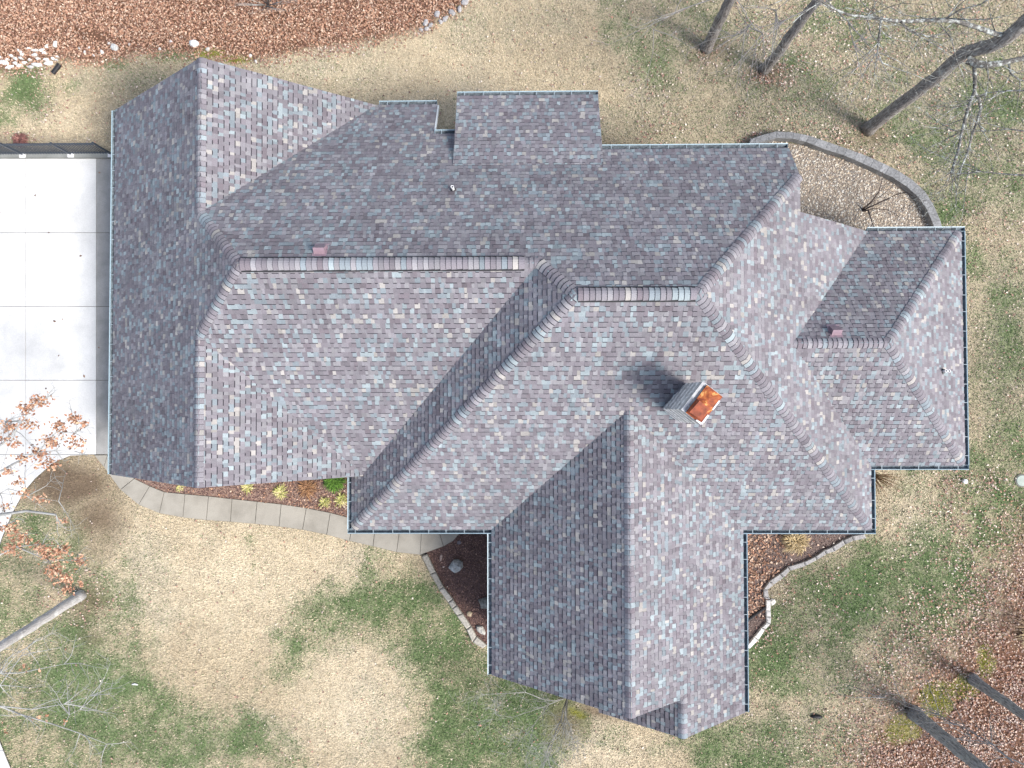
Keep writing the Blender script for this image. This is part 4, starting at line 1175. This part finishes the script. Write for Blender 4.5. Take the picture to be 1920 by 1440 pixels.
for (u, v, ru, rv, z, n) in [(72, 752, 22, 12, 6.2, 55), (45, 768, 20, 12, 6.2, 30), (20, 800, 22, 14, 6.0, 40), (60, 795, 18, 10, 6.1, 22), (10, 822, 14, 10, 6, 20), (28, 832, 10, 8, 6, 12), (138, 785, 14, 10, 6.2, 30), (155, 798, 10, 10, 6.1, 14), (112, 800, 16, 14, 6.1, 40),
                             (95, 828, 18, 12, 6.1, 45), (140, 830, 20, 12, 6.1, 34), (75, 850, 22, 12, 6.1, 40), (40, 862, 16, 10, 6.0, 22), (90, 870, 22, 12, 6.0, 36), (15, 885, 14, 9, 6, 16), (35, 905, 12, 8, 5.8, 12), (45, 925, 20, 9, 5.4, 16), (80, 935, 20, 10, 5.2, 16), (10, 950, 12, 6, 5.4, 12),
                             (15, 990, 20, 14, 5.3, 40), (42, 1010, 18, 14, 5.2, 38), (20, 1030, 18, 12, 5.2, 36), (118, 975, 9, 7, 5.2, 8), (92, 1040, 20, 16, 5.1, 62), (120, 1032, 14, 10, 5.1, 30), (100, 1070, 18, 14, 5.1, 56), (125, 1085, 16, 12, 5.0, 44), (150, 1050, 10, 10, 5.1, 26), (128, 1107, 9, 8, 5.0, 18), (150, 1092, 7, 7, 5, 8), (75, 1028, 14, 10, 5.2, 26),
                             (45, 1255, 14, 8, 4.9, 4), (75, 1345, 18, 8, 5, 4), (122, 1352, 6, 8, 4.8, 3), (10, 1370, 10, 8, 5, 3), (75, 1258, 6, 6, 4.7, 2)]:
    for _ in range(int(n * 2.1)):
        p = g(u + rnd.gauss(0, ru * .52), v + rnd.gauss(0, rv * .52), z + rnd.gauss(0, .16)); cl.append(p)
cl = np.array(cl)
V, F, C = leaf_blades(cl, rng.uniform(.07, .125, len(cl)), RUS[rng.integers(0, 5, len(cl))] * rng.uniform(.7, 1.25, (len(cl), 1)), 1.4)
lo_ = link(bpy.data.objects.new("leaves", mesh_np("leaves", V - LL, F, C, [M_LEAF])), lt); tag(lo_, kind="stuff")

# small bare tree in the gravel bed
def shrub(name, label, base, stems, mat, cat="shrub", r=.02, group=None, twigs=4, kids=(3, 4), depth=1, ln=.6):
    B = g(*base); root = empty(name, (B[0], B[1], 0)); tag(root, label, cat, group)
    L = np.array([B[0], B[1], 0]); out = []
    sm = MB()
    for px, z1, r0 in stems:
        n = len(px)
        pts = [np.array([B[0] + rnd.gauss(0, .02), B[1] + rnd.gauss(0, .02), -.02])] + [g(u, v, z1 * (i + 1) / n) for i, (u, v) in enumerate(px)]
        rr = [r0 * (1 - .75 * i / n) for i in range(n + 1)]
        sm.tube([q - L for q in pts], rr, 6)
        for _ in range(twigs):
            i = rnd.randint(1, n)
            dd = pts[i] - pts[i - 1]; dd /= np.linalg.norm(dd)
            grow(pts[i], dd + np.array([rnd.gauss(0, .7), rnd.gauss(0, .7), rnd.gauss(0, .5)]), ln * rnd.uniform(.6, 1.3), rr[i] * .5, depth, out, kids=kids, minr=.003)
    sm.build("stem", mat, root, smooth=True)
    tb = MB()
    for p_, r_, dp in out: tb.tube([q - L for q in p_], r_, 4, cap=False)
    if out: tag(tb.build("twigs", mat, root, smooth=True), kind="stuff")
    return root
M_DTWIG = mat_plain("dark_twig", (.10, .08, .075), .95, .1, nscale=4, amt=.3)
M_TTWIG = mat_plain("tan_twig", (.27, .19, .12), .95, .1, nscale=4, amt=.35)
shrub("young_tree", "small dark bare tree standing in the gravel bed", (1616, 394), [([(1634, 378), (1648, 360), (1653, 340), (1655, 322)], 2.2, .03), ([(1640, 384), (1664, 373), (1682, 364), (1700, 360), (1712, 368), (1726, 375)], 2.4, .028),
      ([(1640, 391), (1664, 393), (1680, 402), (1690, 410)], 1.5, .016), ([(1628, 394), (1632, 406), (1636, 420), (1640, 430)], 1.0, .035), ([(1672, 352), (1678, 340)], 1.9, .014)], M_DTWIG, "tree", twigs=3, ln=.5)
shrub("young_tree", "pale grey twiggy young tree below the left gable of the south wing", (1064, 1306), [([(1056, 1330), (1052, 1350), (1042, 1370), (1036, 1395), (1028, 1415), (1018, 1440)], 3.0, .03), ([(1060, 1330), (1058, 1352), (1045, 1375), (1032, 1392), (1022, 1418), (1016, 1450)], 3.2, .026),
      ([(1040, 1314), (1020, 1312), (985, 1298), (950, 1300), (915, 1302)], 2.0, .02), ([(1062, 1345), (1068, 1365), (1074, 1390)], 2.4, .02), ([(1030, 1320), (1000, 1360), (980, 1385)], 2.4, .018), ([(1020, 1325), (960, 1345), (930, 1340)], 2.2, .016), ([(1058, 1360), (1052, 1400), (1055, 1440)], 2.8, .016)],
      M_TWIGP, "tree", twigs=17, ln=.95, depth=1, kids=(4, 6))
shrub("bare_shrub", "tan twiggy shrub spraying out from the southeast house corner", (1634, 890), [([(1634 + 26 * math.cos(a) * k, 890 + 20 * math.sin(a) * k), (1634 + 60 * math.cos(a) * k, 890 + 52 * math.sin(a) * k)], .9 + .4 * rnd.random(), .012)
      for a in [rnd.uniform(-.1, 1.35) for _ in range(46)] for k in [rnd.uniform(.65, 1.15)]], M_TTWIG, twigs=2, ln=.3, depth=0)
shrub("bare_shrub", "grey twiggy shrub in the leaf litter at the top edge", (500, 10), [([(500 + 26 * math.cos(a), 4 + 16 * math.sin(a)), (500 + 60 * math.cos(a) * k, -2 + 30 * math.sin(a) * k)], 1.4, .012)
      for a in [rnd.uniform(0, 2 * PI) for _ in range(22)] for k in [rnd.uniform(.6, 1.1)]], M_TWIGP, twigs=3, ln=.4, depth=0)
shrub("bare_shrub", "tan twiggy shrub at the right edge above the mossy litter", (1945, 1178), [([(1945 - 20 * math.cos(a), 1178 + 20 * math.sin(a)), (1945 - 52 * math.cos(a), 1178 + 50 * math.sin(a))], .8, .01) for a in [rnd.uniform(-.9, .9) for _ in range(30)]], M_TTWIG, twigs=2, ln=.25, depth=0)
shrub("bare_shrub", "grey twigs rising at the foot of the mossy trunk", (1700, 1330), [([(1700 + 18 * math.cos(a), 1326 + 14 * math.sin(a)), (1700 + 60 * math.cos(a) * k, 1326 + 44 * math.sin(a) * k)], 1.2, .008) for a in [rnd.uniform(0, 2 * PI) for _ in range(20)] for k in [rnd.uniform(.5, 1.2)]], M_TWIG, twigs=2, ln=.35, depth=0)

# ornamental grasses and perennials
def tuft(name, label, u, v, r, n, h, cols, group=None, cat="plant", w=.012, z=0.0):
    B = g(u, v)
    Vs, Fs, Cs = [], [], []
    for _ in range(n):
        a = rnd.uniform(0, 2 * PI); L = r * rnd.uniform(.5, 1.1); hh = h * rnd.uniform(.6, 1.2); ww = w * rnd.uniform(.7, 1.3)
        ca, sa = math.cos(a), math.sin(a); b = len(Vs); ox, oy = rnd.gauss(0, r * .14), rnd.gauss(0, r * .14)
        for t, wt in ((0, .8), (.35, 1), (.7, .8), (1, .1)):
            x = L * t; zz = hh * (1.9 * t - 1.45 * t * t) if t < 1 else hh * .35
            for sg in (-1, 1): Vs.append((ox + ca * x - sa * ww * wt * sg, oy + sa * x + ca * ww * wt * sg, zz))
        for k in range(3): Fs.append((b + 2 * k, b + 2 * k + 1, b + 2 * k + 3, b + 2 * k + 2))
        c = cols[rnd.randrange(len(cols))]; f = rnd.uniform(.75, 1.2); Cs += [tuple(q * f for q in c)] * 8
    o = link(bpy.data.objects.new(name, mesh_np(name, Vs, Fs, Cs, [M_BLADE]))); o.location = (B[0], B[1], z)
    return tag(o, label, cat, group)
YG = [(.52, .47, .20), (.42, .41, .15), (.58, .50, .28), (.32, .34, .10)]
tuft("perennial_clump", "yellow-green grass clump nearest the garage gable in the walk bed", 466, 912, .28, 90, .2, YG)
tuft("perennial_clump", "roundest yellow-green grass clump midway along the walk bed", 527, 922, .32, 130, .22, YG)
tuft("perennial_clump", "yellow-green grass clump by the walk, left of the gutter corner", 609, 941, .26, 80, .2, YG)
tuft("perennial_clump", "yellow-green grass clump tight against the west gutter", 640, 935, .30, 90, .22, YG)
tuft("perennial_clump", "flat yellowish clump under the garage gable peak", 338, 913, .2, 40, .12, YG)
tuft("green_plant", "bright green leafy plant where the garage roof meets the gutter", 628, 900, .42, 520, .25, [(.10, .20, .03), (.14, .26, .05), (.07, .14, .03)], w=.02)
tuft("brown_fern", "withered rust brown plant between the clumps in the walk bed", 577, 915, .42, 170, .22, [(.30, .16, .08), (.38, .22, .12), (.22, .12, .07)], w=.012)
tuft("dormant_grass", "dry tan ornamental grass in the southeast bed", 1488, 1012, .50, 420, .5, [(.46, .35, .19), (.55, .44, .27), (.36, .27, .14)])
tuft("red_shrub", "dark red leafy shrub against the fence at the left edge", 44, 266, .30, 260, .4, [(.26, .12, .105), (.33, .17, .14), (.18, .09, .08)], w=.02, cat="shrub")
tuft("dormant_grass", "tan grass clump at the right edge in the leaf litter", 1925, 1195, .45, 160, .4, [(.42, .33, .2), (.5, .4, .25)])

# ------------------------------------------------------------------ turf, litter and gravel
def scatter(n, x0, x1, y0, y1):
    return rng.uniform(x0, x1, n), rng.uniform(y0, y1, n)
hard = [DRIVE, WALK, BED_W, BED_M, BED_SE, GRAVEL, HOUSE_FP]
X, Y = scatter(1500000, -22.5, 21.5, -16, 17.5)
keep = np.ones(len(X), bool)
for pl_ in hard: keep &= ~inside(pl_, X, Y)
wood = inside(WOODS, X + rng.normal(0, .14, len(X)), Y + rng.normal(0, .14, len(X))) | inside(WOODR, X + rng.normal(0, .8, len(X)), Y + rng.normal(0, .8, len(X)))
keep &= ~(Y > 17.2)
X, Y, wood = X[keep], Y[keep], wood[keep]
gr, ol, so, br, mo = lawn(X, Y)
pgreen = np.clip(gr * .82 + ol * .46 + .03, 0, .9)
r_ = rng.random(len(X))
isg = r_ < pgreen
keep = (rng.random(len(X)) > so * .8) & (~wood | (mo > .35)) & (rng.random(len(X)) < .62)
col = C_TAN + (C_BRT - C_TAN) * (br * .85)[:, None]
col = col * (1 - ol[:, None] * np.array([.42, .36, .24]))
gcol = C_GRN + (np.array([.20, .225, .12]) - C_GRN) * (rng.random(len(X)) * (1 - gr * .6))[:, None]
col = np.where(isg[:, None], gcol, col)
col = col * (1 - so[:, None]) + np.array([.20, .155, .10]) * so[:, None]
col = np.where((mo > .3)[:, None] & (rng.random(len(X)) < .8)[:, None], C_MOSS * 1.1, col)
col = col * (1 + rng.uniform(-.36, .34, len(X)) * (.75 + .5 * np.clip(ol + gr, 0, 1)))[:, None] * (0.74 + .32 * fbm(X, Y, .34, 20, 3) + .22 * fbm(X, Y, 2.6, 27, 3))[:, None]
X, Y, col, isg = X[keep], Y[keep], col[keep], isg[keep]
n = len(X)
a = rng.random(n) * 2 * PI; Ln = rng.uniform(.035, .085, n); Wd = rng.uniform(.008, .017, n); ht = rng.uniform(.012, .06, n)
ca, sa = np.cos(a), np.sin(a)
Vb = np.zeros((n, 3, 3))
Vb[:, 0] = np.stack([X - sa * Wd, Y + ca * Wd, np.full(n, -.01)], 1)
Vb[:, 1] = np.stack([X + sa * Wd, Y - ca * Wd, np.full(n, -.01)], 1)
Vb[:, 2] = np.stack([X + ca * Ln, Y + sa * Ln, ht], 1)
turf = link(bpy.data.objects.new("grass", mesh_np("grass", Vb.reshape(-1, 3), np.arange(3 * n).reshape(-1, 3), np.repeat(col, 3, 0), [M_BLADE])))
tag(turf, "patchy winter lawn of dormant tan and green turf", "grass", kind="stuff")
print("blades", n)
BR = np.array([(.38, .215, .14), (.29, .155, .105), (.46, .295, .205), (.21, .115, .085), (.55, .41, .31), (.40, .245, .165)])
def leaves_in(name, polys, dens, box, label, prob=None, size=(.07, .13), z=(.01, .07), tint=1.0, cols=BR, soft=0.0):
    x0, x1, y0, y1 = box
    N = int((x1 - x0) * (y1 - y0) * dens)
    X, Y = scatter(N, x0, x1, y0, y1)
    k = np.zeros(N, bool)
    if polys is None: k[:] = True
    else:
        for p in polys: k |= inside(p, X + rng.normal(0, soft, N), Y + rng.normal(0, soft, N)) if soft else inside(p, X, Y)
    if prob is not None: k &= rng.random(N) < prob(X, Y)
    X, Y = X[k], Y[k]
    n = len(X)
    c = cols[rng.integers(0, len(cols), n)] * rng.uniform(.65, 1.3, (n, 1)) * tint
    V, F, C = leaf_blades(np.stack([X, Y, rng.uniform(z[0], z[1], n)], 1), rng.uniform(size[0], size[1], n), c, .8)
    o = link(bpy.data.objects.new(name, mesh_np(name, V, F, C, [M_LEAF])))
    tag(o, label, "leaves", kind="stuff")
    print(name, n)
    return o
def wood_gap(X, Y):
    mo_ = field(MOSS, X, Y)
    bare = field(prep([(180, 68, 40, 14, 15, 1.0), (600, 92, 60, 8, -5, .6), (1705, 1240, 30, 30, 0, .5)]), X, Y)
    return np.clip(1 - .85 * mo_ - .85 * bare, .08, 1) * np.clip(.55 + 1.2 * fbm(X, Y, 1.2, 31), .3, 1)
leaves_in("leaf_litter", [WOODS], 640, (-22.5, 0, 12.4, 19), "carpet of brown oak leaves under the woods at upper left", wood_gap, soft=.24, tint=.98, size=(.045, .105))
leaves_in("leaf_litter", [WOODR], 560, (10, 22.5, -17, -3.5), "carpet of brown oak leaves in the lower right corner", lambda X, Y: wood_gap(X, Y) * np.clip(2.6 * fbm(X, Y, 1.6, 61) - .50, .34, 1) * ~inside(HOUSE_FP, X, Y), soft=.95, size=(.045, .10), cols=np.concatenate([BR[[0, 1, 4]] * 1.0, [(.48, .36, .30), (.20, .12, .10), (.55, .44, .37), (.30, .19, .16)]]))
SPOTS = prep([(1436, 140, 42, 20, 0, 1.6), (1450, 140, 50, 24, 0, 1), (1415, 258, 30, 10, -10, 1), (1335, 95, 50, 30, 0, .4), (1600, 285, 70, 14, 25, .5), (1580, 270, 120, 40, 20, .25), (1220, 150, 60, 40, 0, .3), (1240, 230, 40, 40, 0, .3), (1390, 215, 16, 12, 0, .6), (1700, 1230, 110, 60, -30, .5), (1600, 1380, 80, 60, 0, .35), (1860, 905, 34, 22, 0, .7), (1790, 905, 34, 30, 0, .5), (1780, 960, 60, 60, 0, .3),
              (1850, 1080, 60, 80, 0, .5), (1720, 1180, 60, 60, 0, .3), (60, 138, 90, 10, 0, .5), (240, 108, 90, 12, 0, .4), (640, 92, 90, 14, -4, .6), (500, 116, 60, 10, 0, .5), (1540, 1090, 40, 10, -25, .2), (1480, 1110, 16, 60, 0, .3), (1442, 1190, 16, 36, 35, .5), (880, 1190, 14, 30, -30, .4), (150, 1120, 70, 50, 0, .3), (30, 258, 60, 10, 0, .6), (90, 200, 40, 40, 0, .2), (790, 60, 20, 10, 0, .8), (1800, 1010, 80, 60, 0, .25), (1620, 60, 300, 120, 0, .13), (1850, 420, 60, 40, 0, .2)])
def sparse(X, Y):
    h = np.zeros(X.shape, bool)
    for p in (WOODS, WOODR, HOUSE_FP, WALK, DRIVE, GRAVEL): h |= inside(p, X, Y)
    d = field(SPOTS, X, Y, .6) + .013 + .06 * (X > 8) + .02 * (Y > 9)
    return np.where(h, 0, d * np.clip(.2 + 1.8 * fbm(X, Y, .9, 44), .1, 1.4))
leaves_in("fallen_leaves", None, 200, (-21, 20.5, -15, 16.5), "scattered fallen oak leaves on the lawns", sparse, size=(.05, .10), z=(.03, .06), cols=np.array([(.40, .27, .21), (.52, .42, .36), (.30, .18, .145), (.60, .52, .44), (.36, .20, .15), (.22, .14, .12)]))
leaves_in("bed_leaves", [BED_SE], 330, (7, 13, -11, -4), "brown leaves drifted in the southeast bed", lambda X, Y: np.clip(1.2 - (X - 7.9) / 2.0 - .0 * Y, .06, 1) * (Y > -8.2))
leaves_in("bed_leaves", [BED_W], 260, (-16, -5, -7, -2), "brown leaves caught in the bed along the walk", lambda X, Y: np.clip(.12 + .9 * (X > -8.9) * fbm(X, Y, .8, 3), 0, 1), size=(.05, .1))
leaves_in("drive_leaves", [DRIVE], .28, (-21, -15.5, -3, 9), "few dry leaves lying on the driveway", None, size=(.07, .12), z=(.068, .08), tint=.5)
leaves_in("mulch", [BED_M, BED_W], 700, (-16, 0, -11, -2), "dark brown shredded mulch in the front beds", None, size=(.03, .07), z=(.015, .035), cols=np.array([(.20, .12, .10), (.14, .085, .08), (.26, .165, .13), (.10, .065, .065)]))
leaves_in("mulch", [BED_SE], 600, (7, 13.5, -11, -4), "grey brown mulch in the southeast bed", None, size=(.03, .07), z=(.015, .03), cols=np.array([(.20, .15, .13), (.14, .10, .095), (.26, .20, .17)]))

# gravel
X, Y = scatter(16000, 8.0, 16.2, 4.5, 10.5)
k = inside(GRAVEL, X, Y) & ~inside(HOUSE_FP, X, Y)
X, Y = X[k], Y[k]; n = len(X)
s_ = rng.uniform(.018, .045, n)
oc = np.array([(1, 0, 0), (0, 1, 0), (-1, 0, 0), (0, -1, 0), (0, 0, .7), (0, 0, -.6)])
jit = 1 + rng.normal(0, .2, (n, 6, 1))
th = rng.random(n) * 2 * PI
ox = oc[None, :, 0] * np.cos(th)[:, None] - oc[None, :, 1] * np.sin(th)[:, None]
oy = oc[None, :, 0] * np.sin(th)[:, None] + oc[None, :, 1] * np.cos(th)[:, None]
V = np.stack([ox, oy, np.broadcast_to(oc[None, :, 2], ox.shape)], -1) * s_[:, None, None] * jit + np.stack([X, Y, np.full(n, .025)], 1)[:, None, :]
F = np.concatenate([np.arange(n)[:, None] * 6 + np.array(t) for t in ((0, 1, 4), (1, 2, 4), (2, 3, 4), (3, 0, 4))], 0)
GC = np.array([(.44, .385, .31), (.55, .50, .425), (.36, .295, .235), (.62, .585, .52), (.30, .275, .25), (.50, .415, .315)])
C = np.repeat(GC[rng.integers(0, 6, n)] * rng.uniform(.75, 1.2, (n, 1)), 6, 0)
tag(link(bpy.data.objects.new("gravel", mesh_np("gravel", V.reshape(-1, 3), F, C, [M_GRAVEL]))), "tan and pinkish river gravel in the bed by the northeast corner", "gravel", kind="stuff")
